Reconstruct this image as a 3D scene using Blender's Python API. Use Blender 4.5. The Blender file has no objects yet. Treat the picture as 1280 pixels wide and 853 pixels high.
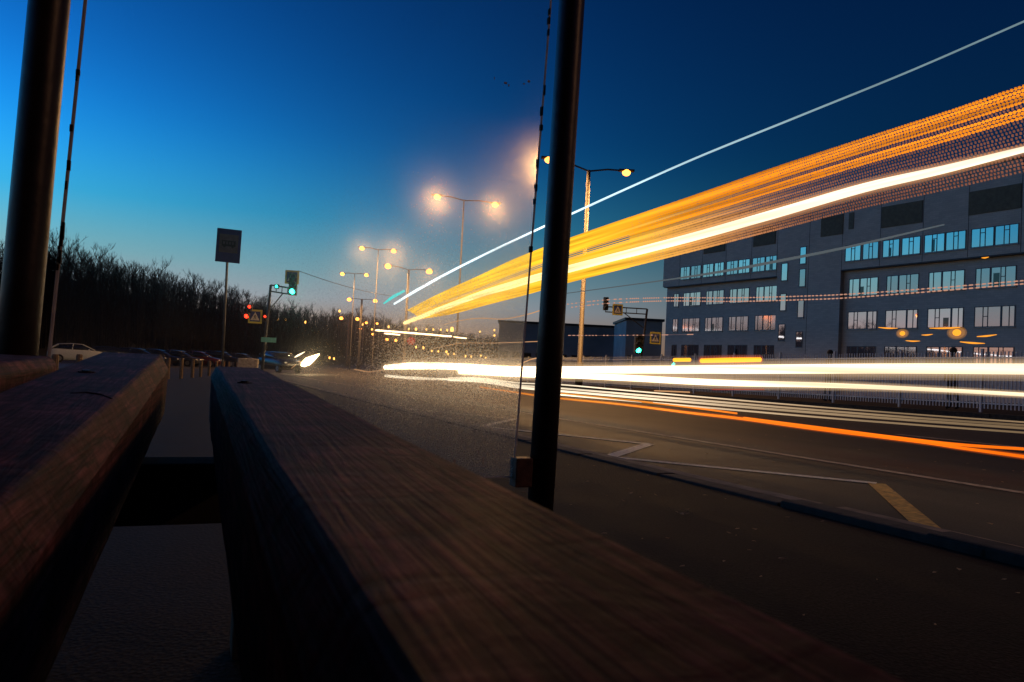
import bpy, bmesh, math, random
from math import sin, cos, tan, atan, atan2, hypot, radians, pi, sqrt
from mathutils import Vector, Matrix
R_ = random.Random(11)
sc = bpy.context.scene
COL = sc.collection

# ------------------------------------------------------------------ camera model
FPX, ROLL, PITCH, EYE, G = 930.0, radians(2.86), atan(27.3 / 930), 0.55, -0.018
YAW = radians(22.2752)


def ray(u, v):
    px = (u - 640) / FPX
    py = -(v - 426.5) / FPX
    a = px * cos(ROLL) - py * sin(ROLL)
    b = px * sin(ROLL) + py * cos(ROLL)
    x, y, z = a, cos(PITCH) - b * sin(PITCH), sin(PITCH) + b * cos(PITCH)
    return Vector((x * cos(YAW) + y * sin(YAW), -x * sin(YAW) + y * cos(YAW), z))


EYEV = Vector((0, 0, EYE))


def at_depth(u, v, t): return EYEV + ray(u, v) * t
def at_y(u, v, Y): d = ray(u, v); return EYEV + d * (Y / d.y)


def gz(x, y):
    """height of the ground: the street falls gently away, then levels out"""
    if y < -60: y = -60
    if y <= 60: return G * y
    return G * 60 - 0.45 * (1 - math.exp(-(y - 60) / 25.0))


def on_ground(u, v, z0=0.0):
    d = ray(u, v)
    t = (z0 - EYE) / (d.z - G * d.y)
    return EYEV + d * t


# ------------------------------------------------------------------ mesh helpers
class MB:
    def __init__(s): s.v = []; s.f = []

    def add(s, vs, fs):
        n = len(s.v)
        s.v += [tuple(v) for v in vs]
        s.f += [tuple(i + n for i in f) for f in fs]

    def hexa(s, p):          # 8 points: bottom ring 0-3, top ring 4-7 (ccw from above)
        s.add(p, [(3, 2, 1, 0), (4, 5, 6, 7), (0, 1, 5, 4), (1, 2, 6, 5), (2, 3, 7, 6), (3, 0, 4, 7)])

    def box(s, c, d, rz=0.0):
        x, y, z = d[0] / 2, d[1] / 2, d[2] / 2
        cr, sr = cos(rz), sin(rz)
        P = []
        for zz in (-z, z):
            for (a, b) in ((-x, -y), (x, -y), (x, y), (-x, y)):
                P.append((c[0] + a * cr - b * sr, c[1] + a * sr + b * cr, c[2] + zz))
        s.hexa(P)

    def frame_box(s, o, ex, ey, ez, x0, x1, y0, y1, z0, z1):
        P = []
        for zz in (z0, z1):
            for (a, b) in ((x0, y0), (x1, y0), (x1, y1), (x0, y1)):
                P.append(o + ex * a + ey * b + ez * zz)
        s.hexa(P)

    def tube(s, pts, rad, n=6, cap=True, squash=1.0):
        pts = [Vector(p) for p in pts]
        if not hasattr(rad, '__len__'): rad = [rad] * len(pts)
        rings = []
        base = len(s.v)
        prev = None
        for i, p in enumerate(pts):
            t = (pts[min(i + 1, len(pts) - 1)] - pts[max(i - 1, 0)])
            t = t.normalized() if t.length > 1e-9 else Vector((0, 0, 1))
            if prev is None:
                a = Vector((0, 0, 1)) if abs(t.z) < .9 else Vector((1, 0, 0))
                u = t.cross(a).normalized()
            else:
                u = (prev - t * prev.dot(t)).normalized()
            prev = u
            w = t.cross(u)
            for k in range(n):
                q = 2 * pi * (k + .5) / n
                s.v.append(tuple(p + (u * cos(q) * squash + w * sin(q)) * rad[i]))
        for i in range(len(pts) - 1):
            for k in range(n):
                a = base + i * n + k
                b = base + i * n + (k + 1) % n
                s.f.append((a, b, b + n, a + n))
        if cap:
            s.f.append(tuple(base + k for k in range(n))[::-1])
            s.f.append(tuple(base + (len(pts) - 1) * n + k for k in range(n)))

    def prism(s, poly, axis_o, ex, ez, ey, d0, d1):
        """polygon (x,z) extruded along ey from d0 to d1"""
        n = len(poly)
        P = [axis_o + ex * x + ez * z + ey * d0 for x, z in poly] + [axis_o + ex * x + ez * z + ey * d1 for x, z in poly]
        F = [tuple(range(n))[::-1], tuple(range(n, 2 * n))]
        F += [(i, (i + 1) % n, n + (i + 1) % n, n + i) for i in range(n)]
        s.add(P, F)

    def ellipsoid(s, c, r, n=10, m=7):
        P = []; F = []
        for i in range(1, m):
            th = pi * i / m
            for k in range(n):
                ph = 2 * pi * k / n
                P.append((c[0] + r[0] * sin(th) * cos(ph), c[1] + r[1] * sin(th) * sin(ph), c[2] + r[2] * cos(th)))
        t = len(P); P.append((c[0], c[1], c[2] + r[2])); P.append((c[0], c[1], c[2] - r[2]))
        for i in range(m - 2):
            for k in range(n):
                a = i * n + k; b = i * n + (k + 1) % n
                F.append((a, a + n, b + n, b))
        for k in range(n):
            F.append((t, k, (k + 1) % n))
            F.append((t + 1, (m - 2) * n + (k + 1) % n, (m - 2) * n + k))
        s.add(P, F)

    def build(s, name, mat, parent=None, smooth=False, bevel=0.0, segs=2):
        o = Vector((0, 0, 0))
        if parent is not None: o = world_loc(parent)
        me = bpy.data.meshes.new(name)
        me.from_pydata([(v[0] - o.x, v[1] - o.y, v[2] - o.z) for v in s.v], [], s.f)
        bm = bmesh.new(); bm.from_mesh(me)
        bmesh.ops.recalc_face_normals(bm, faces=bm.faces)
        if bevel > 0:
            bmesh.ops.bevel(bm, geom=[e for e in bm.edges if e.is_manifold and e.calc_face_angle(0) > .6] , offset=bevel, segments=segs, affect='EDGES', profile=.6)
        bm.to_mesh(me); bm.free()
        if smooth:
            me.polygons.foreach_set('use_smooth', [True] * len(me.polygons))
        me.update()
        if mat: me.materials.append(mat)
        ob = bpy.data.objects.new(name, me)
        COL.objects.link(ob)
        if parent is not None: ob.parent = parent
        return ob

    def build_top(s, name, mat, base, **k):
        """a one-mesh thing with its origin at its base"""
        o = Vector(base)
        s.v = [(v[0] - o.x, v[1] - o.y, v[2] - o.z) for v in s.v]
        ob = s.build(name, mat, None, **k)
        ob.location = o
        return ob


def world_loc(o):
    l = Vector(o.location)
    while o.parent is not None:
        o = o.parent; l = l + Vector(o.location)
    return l


def tag(o, label=None, cat=None, group=None, kind=None):
    if label: o['label'] = label
    if cat: o['category'] = cat
    if group: o['group'] = group
    if kind: o['kind'] = kind
    return o


def thing(name, loc, label, cat, group=None):
    o = bpy.data.objects.new(name, None)
    o.empty_display_size = .2
    COL.objects.link(o); o.location = loc
    return tag(o, label, cat, group)


def copy_tree(o, parent=None):
    c = o.copy(); COL.objects.link(c)
    c.parent = parent
    for ch in list(o.children): copy_tree(ch, c)
    return c


# ------------------------------------------------------------------ materials
def new_mat(name):
    m = bpy.data.materials.new(name); m.use_nodes = True
    nt = m.node_tree
    for n in list(nt.nodes):
        if n.type != 'OUTPUT_MATERIAL' and n.type != 'BSDF_PRINCIPLED': nt.nodes.remove(n)
    return m, nt, nt.nodes['Principled BSDF']


def N(nt, t, **k):
    n = nt.nodes.new(t)
    for a, b in k.items():
        if a in n.inputs: n.inputs[a].default_value = b
        else: setattr(n, a, b)
    return n


def plain(name, c, rough=.6, metal=0.0, var=.15, scale=8.0, bump=0.0, spec=.5):
    """a procedural paint/metal/stone: base colour broken by noise"""
    m, nt, p = new_mat(name)
    tc = N(nt, 'ShaderNodeTexCoord')
    no = N(nt, 'ShaderNodeTexNoise'); no.inputs['Scale'].default_value = scale; no.inputs['Detail'].default_value = 5
    nt.links.new(tc.outputs['Object'], no.inputs['Vector'])
    rp = N(nt, 'ShaderNodeValToRGB')
    rp.color_ramp.elements[0].position = .3; rp.color_ramp.elements[1].position = .7
    rp.color_ramp.elements[0].color = (c[0] * (1 - var), c[1] * (1 - var), c[2] * (1 - var), 1)
    rp.color_ramp.elements[1].color = (min(1, c[0] * (1 + var)), min(1, c[1] * (1 + var)), min(1, c[2] * (1 + var)), 1)
    nt.links.new(no.outputs[0], rp.inputs[0]); nt.links.new(rp.outputs[0], p.inputs['Base Color'])
    p.inputs['Roughness'].default_value = rough; p.inputs['Metallic'].default_value = metal
    p.inputs['Specular IOR Level'].default_value = spec
    if bump > 0:
        b = N(nt, 'ShaderNodeBump'); b.inputs['Strength'].default_value = bump; b.inputs['Distance'].default_value = .01
        nt.links.new(no.outputs[0], b.inputs['Height']); nt.links.new(b.outputs[0], p.inputs['Normal'])
    return m


def emit(name, c, s, sample=True):
    m, nt, p = new_mat(name)
    nt.nodes.remove(p)
    e = N(nt, 'ShaderNodeEmission'); e.inputs[0].default_value = (*c, 1); e.inputs[1].default_value = s
    nt.links.new(e.outputs[0], nt.nodes['Material Output'].inputs[0])
    m.cycles.emission_sampling = 'AUTO' if sample else 'NONE'
    return m


def emit_y(name, near, far, s0, s1, y0=7.0, y1=16.0, sample=True, patch=0.0):
    """light that was slower (so brighter) further up the street; colour from near to far"""
    m, nt, p = new_mat(name)
    nt.nodes.remove(p)
    ge = N(nt, 'ShaderNodeNewGeometry'); sp = N(nt, 'ShaderNodeSeparateXYZ')
    nt.links.new(ge.outputs['Position'], sp.inputs[0])
    mr = N(nt, 'ShaderNodeMapRange'); mr.interpolation_type = 'SMOOTHSTEP'
    mr.inputs[1].default_value = y0; mr.inputs[2].default_value = y1
    nt.links.new(sp.outputs['Y'], mr.inputs[0])
    mx = N(nt, 'ShaderNodeMix', data_type='RGBA')
    mx.inputs[6].default_value = (*near, 1); mx.inputs[7].default_value = (*far, 1)
    nt.links.new(mr.outputs[0], mx.inputs[0])
    ms = N(nt, 'ShaderNodeMapRange'); ms.inputs[3].default_value = s0; ms.inputs[4].default_value = s1
    nt.links.new(mr.outputs[0], ms.inputs[0])
    e = N(nt, 'ShaderNodeEmission')
    mpn = N(nt, 'ShaderNodeMapping'); mpn.inputs['Scale'].default_value = (0, .22, 17); nt.links.new(ge.outputs['Position'], mpn.inputs[0])
    nz = N(nt, 'ShaderNodeTexNoise'); nz.inputs['Scale'].default_value = 1; nz.inputs['Detail'].default_value = 4; nt.links.new(mpn.outputs[0], nz.inputs['Vector'])
    nr = N(nt, 'ShaderNodeMapRange'); nr.inputs[1].default_value = .3; nr.inputs[2].default_value = .7; nr.inputs[3].default_value = .5; nr.inputs[4].default_value = 1.4
    nt.links.new(nz.outputs[0], nr.inputs[0])
    mm = N(nt, 'ShaderNodeMath', operation='MULTIPLY'); nt.links.new(ms.outputs[0], mm.inputs[0]); nt.links.new(nr.outputs[0], mm.inputs[1])
    nt.links.new(mx.outputs[2], e.inputs[0]); nt.links.new(mm.outputs[0], e.inputs[1])
    nt.links.new(e.outputs[0], nt.nodes['Material Output'].inputs[0])
    m.cycles.emission_sampling = 'AUTO' if sample else 'NONE'
    return m


M = {}


def mk_asphalt(name, c, sc1=1.3, patch=.35, rough=.75, streak=False, spec=.12):
    m, nt, p = new_mat(name)
    tc = N(nt, 'ShaderNodeTexCoord')
    fine = N(nt, 'ShaderNodeTexNoise'); fine.inputs['Scale'].default_value = 140; fine.inputs['Detail'].default_value = 3
    mid = N(nt, 'ShaderNodeTexNoise'); mid.inputs['Scale'].default_value = sc1; mid.inputs['Detail'].default_value = 6; mid.inputs['Roughness'].default_value = .65
    vor = N(nt, 'ShaderNodeTexVoronoi'); vor.inputs['Scale'].default_value = 90
    for n in (fine, mid, vor): nt.links.new(tc.outputs['Object'], n.inputs['Vector'])
    r1 = N(nt, 'ShaderNodeValToRGB')
    r1.color_ramp.elements[0].position = .3; r1.color_ramp.elements[1].position = .72
    r1.color_ramp.elements[0].color = (c[0] * (1 - patch), c[1] * (1 - patch), c[2] * (1 - patch), 1)
    r1.color_ramp.elements[1].color = (c[0] * (1 + patch), c[1] * (1 + patch), c[2] * (1 + patch), 1)
    nt.links.new(mid.outputs[0], r1.inputs[0])
    r2 = N(nt, 'ShaderNodeValToRGB')
    r2.color_ramp.elements[0].position = .35; r2.color_ramp.elements[1].position = .75
    r2.color_ramp.elements[0].color = (.45, .45, .45, 1); r2.color_ramp.elements[1].color = (1.7, 1.65, 1.6, 1)
    nt.links.new(fine.outputs[0], r2.inputs[0])
    mu = N(nt, 'ShaderNodeMix', data_type='RGBA', blend_type='MULTIPLY'); mu.inputs[0].default_value = 1
    nt.links.new(r1.outputs[0], mu.inputs[6]); nt.links.new(r2.outputs[0], mu.inputs[7])
    nt.links.new(mu.outputs[2], p.inputs['Base Color'])
    if streak:
        mp = N(nt, 'ShaderNodeMapping'); mp.inputs['Scale'].default_value = (1.6, .035, 1); nt.links.new(tc.outputs['Object'], mp.inputs[0])
        st = N(nt, 'ShaderNodeTexNoise'); st.inputs['Scale'].default_value = 1.0; st.inputs['Detail'].default_value = 4; nt.links.new(mp.outputs[0], st.inputs['Vector'])
        r3 = N(nt, 'ShaderNodeValToRGB'); r3.color_ramp.elements[0].position = .35; r3.color_ramp.elements[1].position = .65
        r3.color_ramp.elements[0].color = (.6, .6, .6, 1); r3.color_ramp.elements[1].color = (1.35, 1.33, 1.3, 1)
        nt.links.new(st.outputs[0], r3.inputs[0])
        m2 = N(nt, 'ShaderNodeMix', data_type='RGBA', blend_type='MULTIPLY'); m2.inputs[0].default_value = 1
        nt.links.new(mu.outputs[2], m2.inputs[6]); nt.links.new(r3.outputs[0], m2.inputs[7]); nt.links.new(m2.outputs[2], p.inputs['Base Color'])
    p.inputs['Specular IOR Level'].default_value = spec
    b = N(nt, 'ShaderNodeBump'); b.inputs['Strength'].default_value = .4; b.inputs['Distance'].default_value = .004
    nt.links.new(vor.outputs[0], b.inputs['Height']); nt.links.new(b.outputs[0], p.inputs['Normal'])
    rr = N(nt, 'ShaderNodeMapRange'); rr.inputs[3].default_value = rough - .12; rr.inputs[4].default_value = rough + .15
    nt.links.new(mid.outputs[0], rr.inputs[0]); nt.links.new(rr.outputs[0], p.inputs['Roughness'])
    return m


def mk_wood():
    m, nt, p = new_mat('weathered_wood')
    tc = N(nt, 'ShaderNodeTexCoord')
    mp = N(nt, 'ShaderNodeMapping'); mp.inputs['Scale'].default_value = (170, 4.5, 170)
    nt.links.new(tc.outputs['Object'], mp.inputs[0])
    grain = N(nt, 'ShaderNodeTexNoise'); grain.inputs['Scale'].default_value = 1.0; grain.inputs['Detail'].default_value = 7; grain.inputs['Roughness'].default_value = .62
    grain.inputs['Distortion'].default_value = .7
    nt.links.new(mp.outputs[0], grain.inputs['Vector'])
    blot = N(nt, 'ShaderNodeTexNoise'); blot.inputs['Scale'].default_value = 16; blot.inputs['Detail'].default_value = 6; blot.inputs['Roughness'].default_value = .7
    nt.links.new(tc.outputs['Object'], blot.inputs['Vector'])
    mp2 = N(nt, 'ShaderNodeMapping'); mp2.inputs['Scale'].default_value = (16, 30, 16)
    nt.links.new(tc.outputs['Object'], mp2.inputs[0])
    chk = N(nt, 'ShaderNodeTexNoise'); chk.inputs['Scale'].default_value = 1.0; chk.inputs['Detail'].default_value = 7; chk.inputs['Distortion'].default_value = 1.6
    nt.links.new(mp2.outputs[0], chk.inputs['Vector'])
    r = N(nt, 'ShaderNodeValToRGB')
    e = r.color_ramp.elements
    e[0].position = .34; e[0].color = (.035, .016, .02, 1)
    e[1].position = .70; e[1].color = (.30, .125, .135, 1)
    e.new(.5).color = (.13, .050, .058, 1)
    nt.links.new(grain.outputs[0], r.inputs[0])
    r2 = N(nt, 'ShaderNodeValToRGB')
    e = r2.color_ramp.elements
    e[0].position = .36; e[0].color = (.30, .25, .27, 1)
    e[1].position = .62; e[1].color = (1.45, 1.3, 1.3, 1)
    e.new(.50).color = (.78, .60, .62, 1)
    nt.links.new(blot.outputs[0], r2.inputs[0])
    mu = N(nt, 'ShaderNodeMix', data_type='RGBA', blend_type='MULTIPLY'); mu.inputs[0].default_value = 1
    nt.links.new(r.outputs[0], mu.inputs[6]); nt.links.new(r2.outputs[0], mu.inputs[7])
    r3 = N(nt, 'ShaderNodeValToRGB')
    e = r3.color_ramp.elements
    e[0].position = .36; e[0].color = (.38, .36, .36, 1)
    e[1].position = .50; e[1].color = (1, 1, 1, 1)
    nt.links.new(chk.outputs[0], r3.inputs[0])
    mu2 = N(nt, 'ShaderNodeMix', data_type='RGBA', blend_type='MULTIPLY'); mu2.inputs[0].default_value = .8
    nt.links.new(mu.outputs[2], mu2.inputs[6]); nt.links.new(r3.outputs[0], mu2.inputs[7])
    mp3 = N(nt, 'ShaderNodeMapping'); mp3.inputs['Scale'].default_value = (34, 1.1, 34); nt.links.new(tc.outputs['Object'], mp3.inputs[0])
    ck = N(nt, 'ShaderNodeTexNoise'); ck.inputs['Scale'].default_value = 1; ck.inputs['Detail'].default_value = 5; ck.inputs['Distortion'].default_value = .5
    nt.links.new(mp3.outputs[0], ck.inputs['Vector'])
    r4 = N(nt, 'ShaderNodeValToRGB'); e = r4.color_ramp.elements
    e[0].position = .485; e[0].color = (1, 1, 1, 1); e[1].position = .515; e[1].color = (1, 1, 1, 1); e.new(.5).color = (.12, .1, .1, 1)
    nt.links.new(ck.outputs[0], r4.inputs[0])
    kn = N(nt, 'ShaderNodeTexVoronoi'); kn.inputs['Scale'].default_value = 1
    mp4 = N(nt, 'ShaderNodeMapping'); mp4.inputs['Scale'].default_value = (11, 4.5, 11); nt.links.new(tc.outputs['Object'], mp4.inputs[0]); nt.links.new(mp4.outputs[0], kn.inputs['Vector'])
    r5 = N(nt, 'ShaderNodeValToRGB'); e = r5.color_ramp.elements
    e[0].position = .06; e[0].color = (.3, .25, .25, 1); e[1].position = .17; e[1].color = (1, 1, 1, 1)
    nt.links.new(kn.outputs[0], r5.inputs[0])
    mu3 = N(nt, 'ShaderNodeMix', data_type='RGBA', blend_type='MULTIPLY'); mu3.inputs[0].default_value = 1
    nt.links.new(mu2.outputs[2], mu3.inputs[6]); nt.links.new(r4.outputs[0], mu3.inputs[7])
    mu4 = N(nt, 'ShaderNodeMix', data_type='RGBA', blend_type='MULTIPLY'); mu4.inputs[0].default_value = 1
    nt.links.new(mu3.outputs[2], mu4.inputs[6]); nt.links.new(r5.outputs[0], mu4.inputs[7])
    nt.links.new(mu4.outputs[2], p.inputs['Base Color'])
    p.inputs['Roughness'].default_value = .7; p.inputs['Specular IOR Level'].default_value = .1
    b = N(nt, 'ShaderNodeBump'); b.inputs['Strength'].default_value = .55; b.inputs['Distance'].default_value = .004
    ad = N(nt, 'ShaderNodeMath', operation='ADD')
    nt.links.new(grain.outputs[0], ad.inputs[0]); nt.links.new(chk.outputs[0], ad.inputs[1])
    nt.links.new(ad.outputs[0], b.inputs['Height']); nt.links.new(b.outputs[0], p.inputs['Normal'])
    return m


def mk_dusty_glass():
    m, nt, p = new_mat('dusty_glass')
    nt.nodes.remove(p)
    tc = N(nt, 'ShaderNodeTexCoord')
    sp = N(nt, 'ShaderNodeTexNoise'); sp.inputs['Scale'].default_value = 210; sp.inputs['Detail'].default_value = 2
    cl = N(nt, 'ShaderNodeTexNoise'); cl.inputs['Scale'].default_value = 2.2; cl.inputs['Detail'].default_value = 5
    vo = N(nt, 'ShaderNodeTexVoronoi'); vo.inputs['Scale'].default_value = 85; vo.inputs['Randomness'].default_value = 1
    for n in (sp, cl, vo): nt.links.new(tc.outputs['Object'], n.inputs['Vector'])
    r1 = N(nt, 'ShaderNodeValToRGB'); e = r1.color_ramp.elements
    e[0].position = .50; e[0].color = (0, 0, 0, 1); e[1].position = .72; e[1].color = (1, 1, 1, 1)
    nt.links.new(sp.outputs[0], r1.inputs[0])
    r2 = N(nt, 'ShaderNodeValToRGB'); e = r2.color_ramp.elements
    e[0].position = .05; e[0].color = (1, 1, 1, 1); e[1].position = .13; e[1].color = (0, 0, 0, 1)
    nt.links.new(vo.outputs[0], r2.inputs[0])
    # dust sits heaviest near the bottom of the pane, thinned above to hold back lamp halos
    spx = N(nt, 'ShaderNodeSeparateXYZ'); nt.links.new(tc.outputs['Object'], spx.inputs[0])
    hr = N(nt, 'ShaderNodeMapRange'); hr.inputs[1].default_value = .35; hr.inputs[2].default_value = 1.35
    hr.inputs[3].default_value = 1.0; hr.inputs[4].default_value = .03
    nt.links.new(spx.outputs['Z'], hr.inputs[0])
    a = N(nt, 'ShaderNodeMath', operation='MULTIPLY_ADD'); a.inputs[1].default_value = DUST_FINE; a.inputs[2].default_value = DUST_BASE
    nt.links.new(r1.outputs[0], a.inputs[0])
    b = N(nt, 'ShaderNodeMath', operation='MULTIPLY_ADD'); b.inputs[1].default_value = DUST_SPOT
    nt.links.new(r2.outputs[0], b.inputs[0]); nt.links.new(a.outputs[0], b.inputs[2])
    xr = N(nt, 'ShaderNodeMapRange'); xr.interpolation_type = 'SMOOTHSTEP'; xr.inputs[1].default_value = -.3; xr.inputs[2].default_value = .3
    xr.inputs[3].default_value = .10; xr.inputs[4].default_value = 1.0      # also thinned away from the street, painting in where light scatters
    nt.links.new(spx.outputs['X'], xr.inputs[0])
    hx = N(nt, 'ShaderNodeMath', operation='MULTIPLY'); nt.links.new(hr.outputs[0], hx.inputs[0]); nt.links.new(xr.outputs[0], hx.inputs[1])
    c = N(nt, 'ShaderNodeMath', operation='MULTIPLY'); nt.links.new(b.outputs[0], c.inputs[0]); nt.links.new(hx.outputs[0], c.inputs[1])
    cr = N(nt, 'ShaderNodeMapRange'); cr.inputs[1].default_value = .3; cr.inputs[2].default_value = .7; cr.inputs[3].default_value = .55; cr.inputs[4].default_value = 1.25
    nt.links.new(cl.outputs[0], cr.inputs[0])
    d = N(nt, 'ShaderNodeMath', operation='MULTIPLY'); nt.links.new(c.outputs[0], d.inputs[0]); nt.links.new(cr.outputs[0], d.inputs[1])
    tr = N(nt, 'ShaderNodeBsdfTransparent'); tr.inputs[0].default_value = (.985, .99, .985, 1)
    tl = N(nt, 'ShaderNodeBsdfTranslucent'); tl.inputs[0].default_value = (.75, .72, .68, 1)
    rf = N(nt, 'ShaderNodeBsdfRefraction'); rf.inputs['Roughness'].default_value = 1.0; rf.inputs['IOR'].default_value = 1.05
    rf.inputs[0].default_value = (.9, .88, .85, 1)
    gl = N(nt, 'ShaderNodeBsdfGlossy'); gl.inputs['Roughness'].default_value = .03
    r2_ = N(nt, 'ShaderNodeBsdfRefraction'); r2_.inputs['Roughness'].default_value = .9; r2_.inputs['IOR'].default_value = 1.022
    rm = N(nt, 'ShaderNodeMixShader'); rm.inputs[0].default_value = .45
    nt.links.new(rf.outputs[0], rm.inputs[1]); nt.links.new(r2_.outputs[0], rm.inputs[2])
    dm = N(nt, 'ShaderNodeMixShader'); dm.inputs[0].default_value = .78
    nt.links.new(tl.outputs[0], dm.inputs[1]); nt.links.new(rm.outputs[0], dm.inputs[2])
    m1 = N(nt, 'ShaderNodeMixShader'); nt.links.new(d.outputs[0], m1.inputs[0])
    nt.links.new(tr.outputs[0], m1.inputs[1]); nt.links.new(dm.outputs[0], m1.inputs[2])
    m2 = N(nt, 'ShaderNodeMixShader'); m2.inputs[0].default_value = .03
    nt.links.new(m1.outputs[0], m2.inputs[1]); nt.links.new(gl.outputs[0], m2.inputs[2])
    nt.links.new(m2.outputs[0], nt.nodes['Material Output'].inputs[0])
    return m


def mk_window_glass(tint=(.90, .68, .64, 1), rough=.025):
    m, nt, p = new_mat('coated_window_glass')
    p.inputs['Base Color'].default_value = tint
    p.inputs['Metallic'].default_value = .85; p.inputs['Roughness'].default_value = rough
    tc = N(nt, 'ShaderNodeTexCoord')
    no = N(nt, 'ShaderNodeTexNoise'); no.inputs['Scale'].default_value = .9
    nt.links.new(tc.outputs['Object'], no.inputs['Vector'])
    b = N(nt, 'ShaderNodeBump'); b.inputs['Strength'].default_value = .06; b.inputs['Distance'].default_value = .02
    nt.links.new(no.outputs[0], b.inputs['Height']); nt.links.new(b.outputs[0], p.inputs['Normal'])
    return m


DUST_FINE, DUST_BASE, DUST_SPOT = .42, .24, .9
M['asphalt'] = mk_asphalt('road_asphalt', (.032, .027, .022), 1.3, .4, .7, True, .22)
M['pavement'] = mk_asphalt('pavement_asphalt', (.019, .014, .0105), 2.2, .5, .85)
M['soil'] = mk_asphalt('bare_soil', (.05, .042, .032), .8, .5, .95)
M['wood'] = mk_wood()
M['glass'] = mk_dusty_glass()
M['wglass'] = mk_window_glass()
WG = [M['wglass']] + [mk_window_glass(t_, r_) for t_, r_ in (((.78, .60, .58, 1), .05), ((.95, .74, .70, 1), .02), ((.66, .50, .48, 1), .08))]
M['post'] = plain('brown_painted_steel', (.014, .008, .006), .42, .0, .35, 18, .25)
M['bracket'] = plain('rusty_bracket', (.10, .045, .03), .6, .2, .4, 30, .4)
M['steel'] = plain('galvanised_steel', (.30, .29, .28), .45, .6, .15, 10)
M['darksteel'] = plain('dark_steel', (.05, .05, .052), .5, .4, .2, 10)
M['concrete'] = plain('old_concrete', (.55, .52, .46), .9, 0, .3, 9, .6)
M['kerb'] = plain('kerb_stone', (.024, .02, .017), .95, 0, .5, 14, .8)
M['brick'] = None
M['bark'] = plain('bark', (.02, .016, .013), .95, 0, .3, 6)
M['twig'] = plain('bare_twigs', (.018, .014, .012), .95, 0, .3, 6)
M['hill'] = plain('dark_hillside', (.012, .011, .009), 1, 0, .4, .4)
M['stake'] = plain('raw_wooden_stake', (.27, .175, .10), .85, 0, .3, 12, .4)
M['white'] = plain('white_paint', (.78, .78, .76), .3, 0, .05, 4)
M['yellow'] = plain('worn_yellow_paint', (.60, .36, .06), .8, 0, .45, 30, .3)
M['zig'] = plain('worn_pale_marking', (.80, .70, .52), .85, 0, .4, 26, .3)
M['line'] = plain('worn_white_paint', (.32, .26, .19), .85, 0, .5, 22, .3)
M['blue'] = plain('blue_sign_face', (.03, .06, .22), .5, 0, .1, 6)
M['signw'] = plain('white_sign_face', (.62, .6, .58), .5, 0, .1, 6)
M['signy'] = plain('yellow_green_sign_border', (.62, .56, .10), .5, 0, .1, 6)
M['signback'] = plain('black_sign_symbol', (.02, .02, .02), .6, 0, .1, 6)
M['signblue'] = plain('blue_plate', (.10, .32, .34), .5, 0, .1, 6)
M['rubber'] = plain('rubber', (.02, .02, .02), .9, 0, .2, 10)
M['carglass'] = plain('car_glass', (.015, .017, .02), .08, 0, .1, 3, 0, 1.0)
M['frame'] = plain('grey_window_frame', (.10, .10, .105), .5, 0, .1, 5)
M['louvre'] = plain('brown_louvre', (.16, .135, .085), .7, 0, .2, 3)
M['chalk'] = plain('old_putty', (.02, .016, .015), .9, 0, .4, 60)
M['edge'] = plain('ground_glass_edge', (.62, .56, .52), .35, 0, .2, 30)
M['signdull'] = plain('shaded_sign_face', (.11, .085, .10), .6, 0, .25, 9)  # white face darkened in its colour, as if unlit from the front
M['bluedull'] = plain('shaded_blue_sign_face', (.035, .03, .17), .5, 0, .2, 6)  # blue face with the same shade put into its colour
def mk_edge():
    m, nt, p = new_mat('ground_glass_rim')
    nt.nodes.remove(p)
    d = N(nt, 'ShaderNodeBsdfDiffuse'); d.inputs[0].default_value = (.7, .64, .6, 1)
    t = N(nt, 'ShaderNodeBsdfTranslucent'); t.inputs[0].default_value = (.7, .64, .6, 1)
    g = N(nt, 'ShaderNodeTexNoise'); g.inputs['Scale'].default_value = 40
    tc = N(nt, 'ShaderNodeTexCoord'); nt.links.new(tc.outputs['Object'], g.inputs['Vector'])
    x = N(nt, 'ShaderNodeMixShader'); nt.links.new(g.outputs[0], x.inputs[0]); nt.links.new(d.outputs[0], x.inputs[1]); nt.links.new(t.outputs[0], x.inputs[2])
    nt.links.new(x.outputs[0], nt.nodes['Material Output'].inputs[0])
    return m


M['edge'] = mk_edge()
M['lampsteel'] = plain('dull_lamp_steel', (.09, .08, .075), .55, .3, .2, 10)
M['leaf'] = plain('dry_leaf', (.30, .20, .11), .8, 0, .3, 30)
M['fleck'] = plain('pale_dirt', (.55, .45, .40), .9, 0, .3, 300)
M['skin'] = plain('skin', (.35, .22, .16), .6, 0, .05, 20)
M['cloth'] = plain('dark_coat', (.02, .02, .025), .9, 0, .2, 20)
M['bars'] = plain('blue_grey_fence_paint', (.42, .45, .5), .55, 0, .12, 6)


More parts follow.
